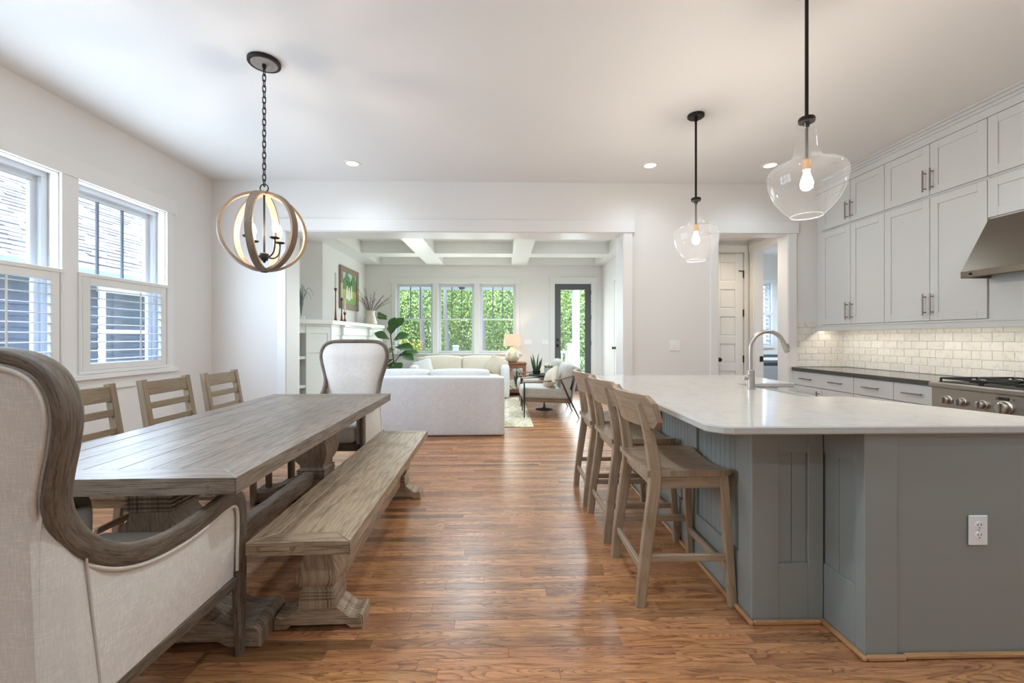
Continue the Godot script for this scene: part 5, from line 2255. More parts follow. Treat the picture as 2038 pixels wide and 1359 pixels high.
func living_room() -> void:
	fireplace()
	sofas()
	side_table_and_lamp()
	armchairs()
	# rug
	var mb := MB.new()
	mb.bx(-2.6, 0.44, 0.0005, 0.010, 6.0, 9.0, 0.003)
	solo("area_rug", mb, MT.rug, "faded cream and blue patterned rug under the sofas", "rug")
	# fiddle-leaf fig
	var o := thing("fiddle_leaf_fig", "fiddle-leaf fig with broad dark leaves in the corner by the windows", "potted plant", V(-2.36, 0, 9.25))
	mb = MB.new()
	mb.lathe([Vector2(0, 0), Vector2(0.15, 0), Vector2(0.19, 0.32), Vector2(0.20, 0.34), Vector2(0.185, 0.34), Vector2(0.17, 0.30), Vector2(0, 0.30)], 28)
	part("pot", mb, MT.basket, o)
	mb = MB.new()
	mb.tube(spline([Vector3(0, 0.28, 0), Vector3(0.03, 0.6, 0), Vector3(0.0, 0.95, 0.02), Vector3(-0.04, 1.25, 0), Vector3(-0.06, 1.42, 0)], 5), 0.013, 8)
	mb.tube(spline([Vector3(0.02, 0.62, 0), Vector3(0.08, 0.78, 0.02), Vector3(0.18, 0.92, 0.03)], 4), 0.009, 8)
	part("stem", mb, MT.stem, o)
	var leaves := [[-0.06, 1.36, -55, 62, 0.34], [-0.02, 1.38, 35, 58, 0.40], [-0.06, 1.22, 200, 30, 0.32], [0.0, 1.2, 20, 28, 0.36], [0.02, 1.05, -25, 6, 0.44], [-0.02, 1.1, 75, 10, 0.34], [0.05, 1.0, 150, -5, 0.34], [0.1, 0.85, 10, 20, 0.42], [0.14, 0.9, -30, -8, 0.36], [0.0, 0.98, 250, 0, 0.36], [0.16, 0.92, 40, -12, 0.34], [0.02, 0.8, 200, -20, 0.34], [0.02, 0.76, 120, -15, 0.32], [0.04, 0.72, -60, -10, 0.34], [0.0, 0.66, 270, -20, 0.32], [0.02, 1.14, -60, 25, 0.36], [-0.04, 1.3, 100, 55, 0.3]]
	for q in leaves:
		mb = MB.new()
		var az := deg_to_rad(q[2])
		var el := deg_to_rad(q[3])
		var dv := Vector3(cos(az) * cos(el), sin(el), -sin(az) * cos(el))
		var t := rr(0.7, 1.2)
		mb.col = Color(t, t, t)
		leaf(mb, Vector3(q[0], q[1], 0.01), dv, (Vector3.UP + Vector3(0, 0, 0.9) + Vector3(rr(-0.3, 0.3), 0, rr(-0.2, 0.2))).normalized(), q[4] * 1.08, q[4] * 0.68, 0.22)
		part("leaf", mb, MT.fig_leaf, o)


func fireplace() -> void:
	var o := thing("fireplace", "white fireplace surround with a deep mantel shelf and open cubbies", "fireplace", V(-3.1, 0, 8.3), 0.0, "", "structure")
	var T := Transform3D(Basis.IDENTITY, -V(-3.1, 0, 8.3))
	var ex := -0.536
	var ed := -0.844
	var c0 := Vector2(-2.75, 6.9)
	var at := func(s: float, inset: float) -> Vector2:
		return Vector2(c0.x + ex * s - 0.844 * inset, c0.y + ed * s + 0.536 * inset)
	var R := Transform3D(Basis(Vector3.RIGHT, -PI / 2), Vector3.ZERO)
	var a42: Vector2 = at.call(0.43, 0.0)
	var a42i: Vector2 = at.call(0.43, 0.30)
	var a66: Vector2 = at.call(0.62, 0.0)
	# body in plan (x, d): front with the firebox opening
	var mb := MB.new()
	mb.xf = T * R
	mb.prism([Vector2(-2.75, 6.9), Vector2(-2.75, 7.75), Vector2(-3.25, 7.75), Vector2(-3.25, 9.05), Vector2(-2.75, 9.05), Vector2(-2.75, 9.895), Vector2(-3.595, 9.895), Vector2(-3.595, a42i.y), a42i, a42], 0.0, 0.85, 0.002)
	mb.prism([Vector2(-2.75, 6.9), Vector2(-2.75, 9.895), Vector2(-3.595, 9.895), Vector2(-3.595, a42i.y), a42i, a42], 0.85, 1.44, 0.002)
	part("surround", mb, MT.living_trim, o)
	mb = MB.new()
	mb.xf = T
	mb.bx(-3.249, -3.20, 0.02, 0.845, 7.76, 9.04)
	part("firebox", mb, MT.iron, o)
	# cubby column: end stile, shelves, back
	mb = MB.new()
	mb.xf = T * R
	var q0: Vector2 = at.call(0.43, 0.001)
	var q1: Vector2 = at.call(0.62, 0.001)
	var back0: Vector2 = at.call(0.43, 0.26)
	var back1: Vector2 = at.call(0.62, 0.26)
	for y in [[0.0, 0.12], [0.50, 0.545], [0.935, 0.98], [1.328, 1.44]]:
		mb.prism([q0, q1, back1, back0], y[0], y[1], 0.002)
	var s0: Vector2 = at.call(0.60, 0.0)
	var s1: Vector2 = at.call(0.66, 0.0)
	var s2: Vector2 = at.call(0.66, 0.30)
	var s3: Vector2 = at.call(0.60, 0.30)
	mb.prism([s0, s1, s2, s3], 0.0, 1.44, 0.002)
	part("shelf", mb, MT.living_trim, o)
	mb = MB.new()
	mb.xf = T * R
	mb.prism([back0, back1, at.call(0.62, 0.28), at.call(0.43, 0.28)], 0.0, 1.44, 0.0)
	part("cubby_back", mb, MT.bookcase_back, o)
	# face boards on the near face and front
	mb = MB.new()
	mb.xf = T * R
	for y in [[1.328, 1.44], [1.03, 1.036]]:
		mb.prism([at.call(-0.012, -0.012), at.call(0.43, -0.012), at.call(0.43, 0.004), at.call(0.0, 0.004)], y[0], y[1], 0.001)
	mb.prism([at.call(-0.012, -0.012), at.call(0.06, -0.012), at.call(0.06, 0.004), at.call(0.0, 0.004)], 0.0, 1.328, 0.001)
	mb.prism([at.call(0.37, -0.012), at.call(0.43, -0.012), at.call(0.43, 0.004), at.call(0.37, 0.004)], 0.0, 1.328, 0.001)
	mb.prism([Vector2(-2.735, 6.89), Vector2(-2.735, 9.89), Vector2(-2.76, 9.89), Vector2(-2.76, 6.89)], 1.30, 1.44, 0.002)
	mb.prism([Vector2(-2.735, 6.89), Vector2(-2.735, 7.1), Vector2(-2.76, 7.1), Vector2(-2.76, 6.89)], 0.0, 1.30, 0.002)
	mb.prism([Vector2(-2.735, 9.7), Vector2(-2.735, 9.89), Vector2(-2.76, 9.89), Vector2(-2.76, 9.7)], 0.0, 1.30, 0.002)
	part("face_board", mb, MT.living_trim, o)
	# bracket pilasters
	for d in [7.4, 8.85]:
		mb = MB.new()
		mb.xf = T
		mb.bx(-2.755, -2.715, 0.0, 1.30, d - 0.09, d + 0.09, 0.003)
		mb.bx(-2.755, -2.69, 1.30, 1.44, d - 0.10, d + 0.10, 0.003)
		mb.bx(-2.755, -2.66, 1.44, 1.475, d - 0.115, d + 0.115, 0.003)
		part("pilaster", mb, MT.living_trim, o)
	# mantel
	mb = MB.new()
	mb.xf = T * R
	mb.prism([Vector2(-2.69, 6.84), Vector2(-2.69, 9.895), Vector2(-3.595, 9.895), Vector2(-3.595, 6.30), at.call(0.72, -0.07)], 1.472, 1.540, 0.004)
	mb.prism([Vector2(-2.725, 6.87), Vector2(-2.725, 9.894), Vector2(-3.594, 9.894), Vector2(-3.594, 6.32), at.call(0.71, -0.03)], 1.44, 1.473, 0.003)
	part("mantel", mb, MT.living_trim, o)
	# chimney breast above
	mb = MB.new()
	mb.xf = R
	mb.prism([Vector2(-3.15, 7.55), Vector2(-3.15, 9.895), Vector2(-3.6, 9.895), Vector2(-3.6, 7.25)], 1.541, 3.0, 0.0)
	struct("wall_chimney", mb, MT.wall, "white chimney breast above the mantel", "wall")
	# picture: generic painted scene in a rough wooden frame
	o = thing("framed_painting", "wood-framed painting of white-robed figures in a green field above the mantel", "painting", V(-3.148, 2.25, 8.81), PI / 2)
	mb = MB.new()
	var w := 1.03
	var h := 0.84
	for s in [-1, 1]:
		mb.uo = Vector2(rr(0, 3), rr(0, 3))
		mb.box(Vector3(s * (w / 2 - 0.055), 0, 0.02), Vector3(0.11, h, 0.04), 0.006, 1)
		mb.uo = Vector2(rr(0, 3), rr(0, 3))
		mb.box(Vector3(0, s * (h / 2 - 0.055), 0.02), Vector3(w - 0.22, 0.11, 0.038), 0.006)
	part("frame", mb, MT.frame_wood, o)
	mb = MB.new()
	var cw := w / 2 - 0.10
	var chh := h / 2 - 0.10
	mb.poly([Vector3(-cw, -chh, 0.02), Vector3(cw, -chh, 0.02), Vector3(cw, chh, 0.02), Vector3(-cw, chh, 0.02)], [Vector2(0, 1), Vector2(1, 1), Vector2(1, 0), Vector2(0, 0)], Vector3.BACK)
	mb.box(Vector3(0, 0, 0.008), Vector3(cw * 2, chh * 2, 0.014), 0.0)
	part("canvas", mb, painting(), o)
	# candlesticks
	var cs := [[-3.0, 7.75, 0.61, 0.28, "tallest copper candlestick on the mantel, left of the painting"], [-3.0, 8.04, 0.46, 0.29, "middle-height copper candlestick on the mantel in front of the painting"], [-2.99, 8.17, 0.20, 0.26, "shortest copper candlestick on the mantel in front of the painting"]]
	for q in cs:
		o = thing("candlestick", q[4], "candlestick", V(q[0], 1.5405, q[1]), 0.0, "copper candlesticks on the mantel")
		var H: float = q[2]
		mb = MB.new()
		mb.lathe([Vector2(0, 0), Vector2(0.046, 0), Vector2(0.046, 0.004), Vector2(0.034, 0.02), Vector2(0.018, 0.07), Vector2(0.010, H * 0.4), Vector2(0.009, H - 0.06), Vector2(0.014, H - 0.05), Vector2(0.022, H - 0.03), Vector2(0.026, H), Vector2(0.0, H)], 18)
		part("stick", mb, MT.copper_stick, o)
		mb = MB.new()
		mb.lathe([Vector2(0.018, H - 0.002), Vector2(0.0165, H + q[3] - 0.01), Vector2(0.009, H + q[3]), Vector2(0, H + q[3] + 0.002)], 14)
		part("candle", mb, MT.candle, o)
	# vase of bud branches
	o = thing("vase", "round cream ceramic vase on the mantel filled with budding twigs", "vase", V(-2.88, 1.5405, 9.37))
	mb = MB.new()
	var prof := []
	for q in spline([Vector3(0.0, 0, 0), Vector3(0.09, 0.0, 0), Vector3(0.125, 0.03, 0), Vector3(0.134, 0.085, 0), Vector3(0.118, 0.15, 0), Vector3(0.098, 0.21, 0), Vector3(0.097, 0.26, 0), Vector3(0.108, 0.30, 0), Vector3(0.100, 0.302, 0), Vector3(0.088, 0.25, 0), Vector3(0.0, 0.2, 0)], 4):
		prof.append(Vector2(maxf(q.x, 0), q.y))
	mb.lathe(prof, 36)
	part("body", mb, MT.ceramic, o)
	for k in 34:
		var az := TAU * k * 0.381966
		var lean := sqrt((k + 0.5) / 34.0) * 1.2
		var Lb := rr(0.40, 0.58)
		var dirv := Vector3(cos(az) * lean * (0.45 if cos(az) < 0.0 else 1.0), 0.75, sin(az) * lean).normalized()
		var b := Vector3(dirv.x * 0.06, 0.25, dirv.z * 0.06)
		var mid := b + dirv * Lb * 0.5 + Vector3(0, 0.03, 0)
		var e := b + dirv * Lb
		mb = MB.new()
		var pts := spline([b, mid, e], 5)
		mb.tube(pts, 0.0021, 5)
		for q in range(3, pts.size()):
			var p: Vector3 = pts[q] + Vector3(rr(-0.006, 0.006), rr(-0.004, 0.008), rr(-0.006, 0.006))
			mb.tube([p - Vector3(0, 0.011, 0), p, p + Vector3(0, 0.011, 0)], [0.0015, 0.0048, 0.001], 5)
		part("twig", mb, MT.twig, o)
	# green sprig behind the vase
	o = thing("potted_sprig", "small green deep-cut leaf sprig in a cup behind the cream vase", "potted plant", V(-2.86, 1.5405, 9.66))
	mb = MB.new()
	mb.lathe([Vector2(0, 0), Vector2(0.04, 0), Vector2(0.05, 0.09), Vector2(0.045, 0.09), Vector2(0.03, 0.02), Vector2(0, 0.02)], 18)
	part("pot", mb, MT.pot_white, o)
	mb = MB.new()
	mb.tube([Vector3(0, 0.02, 0), Vector3(0.03, 0.16, 0.0), Vector3(0.10, 0.22, 0), Vector3(0.24, 0.17, 0)], 0.004, 6)
	part("stem", mb, MT.stem, o)
	for k in 11:
		var f := k / 10.0
		var b := Vector3(lerpf(0.05, 0.24, f), lerpf(0.22, 0.17, f), 0)
		for s in [-1, 1]:
			mb = MB.new()
			leaf(mb, b, Vector3(0.5, s * 1.0, 0.2), Vector3(0, 0, 1), 0.095 * (1.1 - 0.5 * f), 0.03, 0.1, 2)
			part("leaf", mb, MT.sprig_leaf, o)
	# trailing air plant at the near end of the mantel
	o = thing("air_plant", "wispy curling air plant at the near end of the mantel", "plant", V(-3.17, 1.5405, 6.80))
	mb = MB.new()
	mb.lathe([Vector2(0, 0), Vector2(0.05, 0), Vector2(0.06, 0.06), Vector2(0.04, 0.07), Vector2(0, 0.07)], 18)
	part("pot", mb, MT.pot_white, o)
	for k in 13:
		var az := rr(0, TAU)
		var h2 := rr(0.3, 0.6)
		var out := rr(0.05, 0.16)
		var u := Vector3(cos(az), 0, sin(az))
		mb = MB.new()
		var drop := rr(0.02, 0.3)
		var pts := spline([Vector3(0, 0.06, 0), u * out * 0.25 + Vector3(0, h2 * 0.7, 0), u * out * 0.7 + Vector3(0, h2, 0), u * out * 1.1 + Vector3(0, h2 - drop * 0.5, 0), u * out * 1.2 + Vector3(0, h2 - drop, 0)], 4)
		var r := []
		for q in pts.size():
			r.append(lerpf(0.0055, 0.001, q / float(pts.size() - 1)))
		mb.tube(pts, r, 5)
		part("leaf", mb, MT.air_leaf, o)


# flat print: trees, a meadow and three pale robes
func painting() -> StandardMaterial3D:
	var W := 128
	var H := 104
	var im := Image.create(W, H, false, Image.FORMAT_RGB8)
	var nz := FastNoiseLite.new()
	nz.seed = 8
	nz.frequency = 0.06
	for y in H:
		for x in W:
			var n := nz.get_noise_2d(x, y)
			var n2 := nz.get_noise_2d(x * 3.0, y * 3.0 + 99)
			var c := Color(0.72, 0.80, 0.86)
			var tree := 30.0 + sin(x * 0.11) * 14.0 + n * 16.0
			if y > tree - 22:
				c = Color(0.38 + n2 * 0.14, 0.54 + n2 * 0.16, 0.32 + n2 * 0.10)
			if y > 56 + n * 4:
				c = Color(0.78, 0.70, 0.36).lerp(Color(0.60, 0.66, 0.36), clampf((y - 58) / 22.0 + n2 * 0.3, 0, 1))
			if y > 76 + n * 5:
				c = Color(0.50, 0.66, 0.34).lerp(Color(0.62, 0.72, 0.42), 0.5 + n2 * 0.6)
			im.set_pixel(x, y, c)
	for f in [[44, 1.0, 0.0], [62, 0.95, 3.0], [82, 0.85, -4.0]]:
		var cx: float = f[0]
		for y in range(42 + int(f[2]), 86 + int(f[2])):
			var t: float = (y - 42 - f[2]) / 44.0
			var hw: float = (2.5 + 8.5 * t) * f[1]
			for x in range(int(cx - hw), int(cx + hw) + 1):
				if x >= 0 and x < W and y < H:
					var sh := 0.88 + 0.1 * nz.get_noise_2d(x * 5.0, y * 1.5)
					im.set_pixel(x, y, Color(sh, sh, sh * 0.97))
		for y in range(26 + int(f[2]), 43 + int(f[2])):
			var hw: float = 2.6 * f[1]
			for x in range(int(cx - hw), int(cx + hw) + 1):
				if x >= 0 and x < W:
					im.set_pixel(x, y, Color(0.12, 0.16, 0.16))
	var m := mat("painting_print", Color(1, 1, 1), 0.7)
	m.albedo_texture = ImageTexture.create_from_image(im)
	return m


func sofas() -> void:
	# sofa seen from behind
	var o := thing("sofa", "white slipcovered sofa seen from behind, past the far table end", "sofa", V(-0.965, 0, 5.95))
	var mb := MB.new()
	var W := 1.98
	mb.cushion(Vector3(0, 0.383, 0.385), Vector3(W, 0.748, 0.20), 0.028, Vector3(0.0, 0.012, 0.02), 12)
	part("back", mb, MT.sofa, o)
	for s in [-1, 1]:
		mb = MB.new()
		mb.cushion(Vector3(s * (W / 2 - 0.09), 0.33, -0.06), Vector3(0.18, 0.60, 0.93), 0.05, Vector3(0.006, 0.01, 0.01), 10)
		part("arm", mb, MT.sofa, o)
		mb = MB.new()
		mb.cushion(Vector3(s * 0.40, 0.65, 0.19), Vector3(0.785, 0.36, 0.20), 0.05, Vector3(0.004, 0.016, 0.04), 12)
		part("back_cushion", mb, MT.sofa, o)
		mb = MB.new()
		mb.cushion(Vector3(s * 0.40, 0.43, -0.12), Vector3(0.79, 0.16, 0.70), 0.05, Vector3(0, 0.02, 0.01), 10)
		part("seat_cushion", mb, MT.sofa, o)
	mb = MB.new()
	mb.cushion(Vector3(0, 0.20, -0.06), Vector3(W - 0.1, 0.34, 0.86), 0.03, Vector3.ZERO, 8)
	part("base", mb, MT.sofa, o)
	for x in [-0.93, 0.93]:
		for z in [-0.45, 0.43]:
			mb = MB.new()
			mb.lathe([Vector2(0, 0.0), Vector2(0.022, 0.0), Vector2(0.026, 0.05), Vector2(0.026, 0.06)], 14, Vector3(x, 0, z))
			part("foot", mb, MT.brown_wood, o)
	# cream sofa under the windows
	o = thing("sofa", "cream sofa facing the viewer under the living room windows", "sofa", V(-0.88, 0, 9.15))
	W = 2.05
	mb = MB.new()
	mb.cushion(Vector3(0, 0.43, -0.38), Vector3(W, 0.78, 0.20), 0.05, Vector3(0, 0.01, 0.01), 10)
	part("back", mb, MT.sofa_cream, o)
	for s in [-1, 1]:
		mb = MB.new()
		mb.cushion(Vector3(s * (W / 2 - 0.09), 0.36, 0.0), Vector3(0.18, 0.66, 0.92), 0.06, Vector3(0.006, 0.01, 0.01), 10)
		part("arm", mb, MT.sofa, o)
		mb = MB.new()
		mb.cushion(Vector3(s * 0.425, 0.63, -0.20), Vector3(0.835, 0.44, 0.22), 0.06, Vector3(0.01, 0.03, 0.04), 12)
		part("back_cushion", mb, MT.sofa_cream, o)
		mb = MB.new()
		mb.cushion(Vector3(s * 0.425, 0.42, 0.1), Vector3(0.83, 0.16, 0.74), 0.05, Vector3(0, 0.02, 0.01), 10)
		part("seat_cushion", mb, MT.sofa_cream, o)
	mb = MB.new()
	mb.cushion(Vector3(0, 0.20, 0.02), Vector3(W - 0.1, 0.34, 0.84), 0.03, Vector3.ZERO, 8)
	part("base", mb, MT.sofa_cream, o)
	for x in [-0.93, 0.93]:
		for z in [-0.40, 0.40]:
			mb = MB.new()
			mb.lathe([Vector2(0, 0.0), Vector2(0.022, 0.0), Vector2(0.026, 0.05), Vector2(0.026, 0.06)], 14, Vector3(x, 0, z))
			part("foot", mb, MT.brown_wood, o)
	# throw pillows at its right end
	mb = MB.new()
	mb.xf = Transform3D(Basis(Vector3.BACK, -0.5) * Basis(Vector3.RIGHT, -0.3), V(-0.12, 0.66, 9.02))
	mb.cushion(Vector3.ZERO, Vector3(0.40, 0.40, 0.10), 0.05, Vector3(0.0, 0.0, 0.06), 12)
	solo("throw_pillow", mb, MT.pillow, "tan throw pillow against the right arm of the cream sofa", "pillow")
	mb = MB.new()
	mb.xf = Transform3D(Basis(Vector3.BACK, 0.3) * Basis(Vector3.RIGHT, -0.3), V(-1.66, 0.60, 8.98))
	mb.cushion(Vector3.ZERO, Vector3(0.40, 0.40, 0.10), 0.05, Vector3(0.0, 0.0, 0.06), 12)
	solo("throw_pillow", mb, MT.sofa, "white throw pillow at the left end of the cream sofa", "pillow")


func side_table_and_lamp() -> void:
	# mirrored cabinet table
	var o := thing("side_table", "brown wooden side table with mirrored lattice door below the lamp", "side table", V(0.28, 0, 9.52))
	var m: Material = MT.brown_wood
	var mb := MB.new()
	mb.box(Vector3(0, 0.695, 0), Vector3(0.50, 0.035, 0.46), 0.004)
	part("top", mb, m, o)
	mb = MB.new()
	mb.box(Vector3(0, 0.39, -0.01), Vector3(0.455, 0.575, 0.40), 0.002)
	part("body", mb, m, o)
	mb = MB.new()
	ring(mb, -0.235, 0.235, 0.06, 0.677, 0.075, 0.19, 0.215, 0.004)
	part("door_frame", mb, m, o)
	mb = MB.new()
	mb.box(Vector3(0, 0.37, 0.193), Vector3(0.33, 0.48, 0.004), 0.0)
	part("mirror", mb, MT.mirror, o)
	mb = MB.new()
	for s in [-1, 1]:
		for q in [-1, 1]:
			var pts := []
			for k in 13:
				var an := PI / 2 * k / 12.0
				pts.append(Vector3(s * (0.16 - 0.155 * (1 - cos(an))), 0.37 + q * 0.235 * sin(an), 0.20))
			mb.sweep(pts, [Vector2(-0.007, -0.007), Vector2(0.007, -0.007), Vector2(0.007, 0.007), Vector2(-0.007, 0.007)], Vector3.BACK)
	part("lattice", mb, m, o)
	for x in [-0.21, 0.21]:
		for z in [-0.19, 0.19]:
			mb = MB.new()
			mb.box(Vector3(x, 0.035, z), Vector3(0.05, 0.09, 0.05), 0.003, 1)
			part("leg", mb, m, o)
	mb = MB.new()
	mb.box(Vector3(0, 0.05, 0.0), Vector3(0.44, 0.06, 0.38), 0.0)
	part("plinth", mb, MT.iron, o)
	# lamp
	o = thing("table_lamp", "mercury glass table lamp with a tan drum shade, switched on", "lamp", V(0.22, 0.7125, 9.50))
	mb = MB.new()
	var prof := []
	for q in spline([Vector3(0, 0, 0), Vector3(0.07, 0.0, 0), Vector3(0.115, 0.03, 0), Vector3(0.152, 0.10, 0), Vector3(0.155, 0.16, 0), Vector3(0.13, 0.23, 0), Vector3(0.085, 0.28, 0), Vector3(0.05, 0.31, 0), Vector3(0.04, 0.34, 0), Vector3(0, 0.345, 0)], 4):
		prof.append(Vector2(maxf(0, q.x), q.y))
	mb.lathe(prof, 36)
	part("base", mb, MT.mercury_glass, o)
	mb = MB.new()
	mb.tube([Vector3(0, 0.34, 0), Vector3(0, 0.44, 0)], 0.012, 10)
	mb.tube([Vector3(0, 0.44, 0), Vector3(0.05, 0.48, 0), Vector3(0.05, 0.60, 0), Vector3(0, 0.645, 0)], 0.0025, 6)
	mb.lathe([Vector2(0.0, 0.64), Vector2(0.008, 0.645), Vector2(0.01, 0.66), Vector2(0.004, 0.675), Vector2(0, 0.677)], 12)
	for s in 3:
		var an := TAU * s / 3.0
		mb.tube([Vector3(0, 0.632, 0), Vector3(cos(an) * 0.16, 0.628, sin(an) * 0.16)], 0.0025, 6)
	part("harp", mb, MT.bronze, o)
	mb = MB.new()
	mb.lathe([Vector2(0.206, 0.365), Vector2(0.168, 0.632)], 40)
	mb.lathe([Vector2(0.2035, 0.365), Vector2(0.1655, 0.632)], 40)
	part("shade", mb, MT.shade, o)
	mb = MB.new()
	mb.lathe([Vector2(0.012, 0.43), Vector2(0.02, 0.46), Vector2(0.03, 0.50), Vector2(0.026, 0.53), Vector2(0.0, 0.545)], 18)
	part("bulb", mb, MT.bulb_glow, o)
	omni(o, Vector3(0, 0.495, 0), 0.035, Color(1.0, 0.86, 0.72), 0.025)
	# pedestal drink table with two planters
	o = thing("pedestal_table", "small dark round pedestal table between the two grey armchairs", "side table", V(0.735, 0, 7.5))
	mb = MB.new()
	mb.lathe([Vector2(0, 0), Vector2(0.15, 0.0), Vector2(0.15, 0.008), Vector2(0.11, 0.014), Vector2(0.03, 0.03), Vector2(0.018, 0.06), Vector2(0.012, 0.10), Vector2(0.012, 0.57), Vector2(0.03, 0.598), Vector2(0.0, 0.60)], 32)
	part("base", mb, MT.iron, o)
	mb = MB.new()
	mb.lathe([Vector2(0, 0.598), Vector2(0.27, 0.598), Vector2(0.275, 0.604), Vector2(0.275, 0.616), Vector2(0.27, 0.62), Vector2(0, 0.62)], 40)
	part("top", mb, MT.iron, o)
	o = thing("snake_plant", "snake plant with upright dark blades on the small pedestal table", "potted plant", V(0.60, 0.6205, 7.52))
	mb = MB.new()
	mb.lathe([Vector2(0, 0), Vector2(0.06, 0), Vector2(0.075, 0.06), Vector2(0.068, 0.06), Vector2(0.06, 0.04), Vector2(0, 0.04)], 24)
	part("pot", mb, MT.iron, o)
	for k in 9:
		mb = MB.new()
		var az := TAU * k / 9.0
		var L: float = [0.27, 0.20, 0.36, 0.22, 0.16, 0.30, 0.34, 0.2, 0.24][k]
		var t := rr(0.7, 1.3)
		mb.col = Color(t, t, t)
		leaf(mb, Vector3(cos(az) * 0.03, 0.04, sin(az) * 0.03), Vector3(cos(az) * 0.28, 1, sin(az) * 0.28), Vector3(cos(az + 1.2), 0, sin(az + 1.2)), L, 0.05, 0.02, 1)
		part("leaf", mb, MT.snake_leaf, o)
	o = thing("succulent_planter", "grey-white planter of pale succulents on the small pedestal table", "potted plant", V(0.835, 0.6205, 7.50))
	mb = MB.new()
	mb.lathe([Vector2(0, 0), Vector2(0.09, 0), Vector2(0.105, 0.10), Vector2(0.105, 0.115), Vector2(0.096, 0.115), Vector2(0.09, 0.09), Vector2(0, 0.09)], 28)
	part("pot", mb, MT.planter, o)
	for k in 30:
		mb = MB.new()
		var az := rr(0, TAU)
		var q := sqrt(rng.randf()) * 0.09
		var t := rr(0.7, 1.2)
		mb.col = Color(t, t, t * 0.95)
		leaf(mb, Vector3(cos(az) * q, 0.09, sin(az) * q), Vector3(cos(az) * 0.6, 0.9, sin(az) * 0.6), Vector3(-cos(az), 0.6, -sin(az)), rr(0.06, 0.10), 0.035, 0.1, 2)
		part("leaf", mb, MT.succulent, o)


# local frame: +z is the front
func armchairs() -> void:
	var o := thing("armchair", "grey cushioned wood-framed armchair nearest the viewer, turned sideways", "armchair", V(0.74, 0, 6.98), -PI / 2, "grey armchairs in the living room")
	var wood: Material = MT.chair_frame
	var mb: MB
	for s in [-1, 1]:
		# front leg
		mb = MB.new()
		mb.tube([Vector3(s * 0.33, 0.0, 0.40), Vector3(s * 0.33, 0.28, 0.40), Vector3(s * 0.33, 0.56, 0.40)], [0.008, 0.015, 0.011], 10)
		part("leg", mb, MT.chair_metal, o)
		# raked rear leg running up to the arm
		mb = MB.new()
		mb.tube([Vector3(s * 0.33, 0.0, -0.46), Vector3(s * 0.33, 0.30, -0.31), Vector3(s * 0.34, 0.60, -0.17)], [0.008, 0.014, 0.011], 10)
		part("leg", mb, MT.chair_metal, o)
		# bent wooden arm
		mb = MB.new()
		mb.uo = Vector2(rr(0, 3), rr(0, 3))
		mb.sweep(spline([Vector3(s * 0.34, 0.565, 0.44), Vector3(s * 0.345, 0.572, 0.25), Vector3(s * 0.35, 0.59, 0.0), Vector3(s * 0.35, 0.625, -0.2), Vector3(s * 0.34, 0.67, -0.38), Vector3(s * 0.31, 0.69, -0.44)], 5), [Vector2(-0.024, -0.009), Vector2(0.024, -0.009), Vector2(0.024, 0.009), Vector2(-0.024, 0.009)], Vector3.RIGHT)
		part("arm", mb, wood, o)
		# seat rail
		mb = MB.new()
		mb.bar(Vector3(s * 0.30, 0.285, 0.42), Vector3(s * 0.30, 0.255, -0.34), Vector2(0.03, 0.05), Vector2(0.03, 0.05))
		part("rail", mb, wood, o)
		mb = MB.new()
		mb.tube([Vector3(s * 0.33, 0.25, -0.335), Vector3(s * 0.25, 0.16, -0.385), Vector3(0, 0.13, -0.40)], 0.006, 8)
		part("brace", mb, MT.chair_metal, o)
	for z in [0.40, -0.32]:
		mb = MB.new()
		mb.box(Vector3(0, 0.28 if z > 0 else 0.258, z), Vector3(0.60, 0.045, 0.03), 0.005)
		part("rail", mb, wood, o)
	mb = MB.new()
	mb.xf = Transform3D(Basis(Vector3.RIGHT, -0.22), Vector3(0, 0.52, -0.40))
	mb.box(Vector3.ZERO, Vector3(0.62, 0.56, 0.025), 0.008, 1)
	part("back_board", mb, MT.chair_grey, o)
	mb = MB.new()
	mb.xf = Transform3D(Basis(Vector3.RIGHT, -0.04), Vector3(0, 0.385, 0.05))
	mb.cushion(Vector3.ZERO, Vector3(0.62, 0.18, 0.80), 0.06, Vector3(0, 0.025, 0.015), 12)
	part("seat_cushion", mb, MT.chair_grey, o)
	mb = MB.new()
	mb.xf = Transform3D(Basis(Vector3.RIGHT, -0.24), Vector3(0, 0.62, -0.28))
	mb.cushion(Vector3.ZERO, Vector3(0.62, 0.46, 0.17), 0.07, Vector3(0, 0.02, 0.03), 12)
	part("back_cushion", mb, MT.chair_grey, o)
	copy(o, "armchair", "grey armchair behind the nearer one, its arms showing above", V(0.74, 0, 8.12), -PI / 2, "grey armchairs in the living room")
	for q in [[6.80, 0.64, 0.25, "beige throw pillow leaning on the near grey armchair's back cushion"], [8.0, 0.62, -0.1, "beige throw pillow on the farther grey armchair"]]:
		mb = MB.new()
		mb.xf = Transform3D(Basis(Vector3.UP, -PI / 2 + q[2]) * Basis(Vector3.RIGHT, -0.45) * Basis(Vector3.BACK, 0.5), V(0.77, q[1] - 0.02, q[0]))
		mb.cushion(Vector3.ZERO, Vector3(0.33, 0.33, 0.07), 0.034, Vector3(0, 0, 0.05), 12)
		solo("throw_pillow", mb, MT.pillow, q[3], "pillow", "beige pillows on the armchairs")


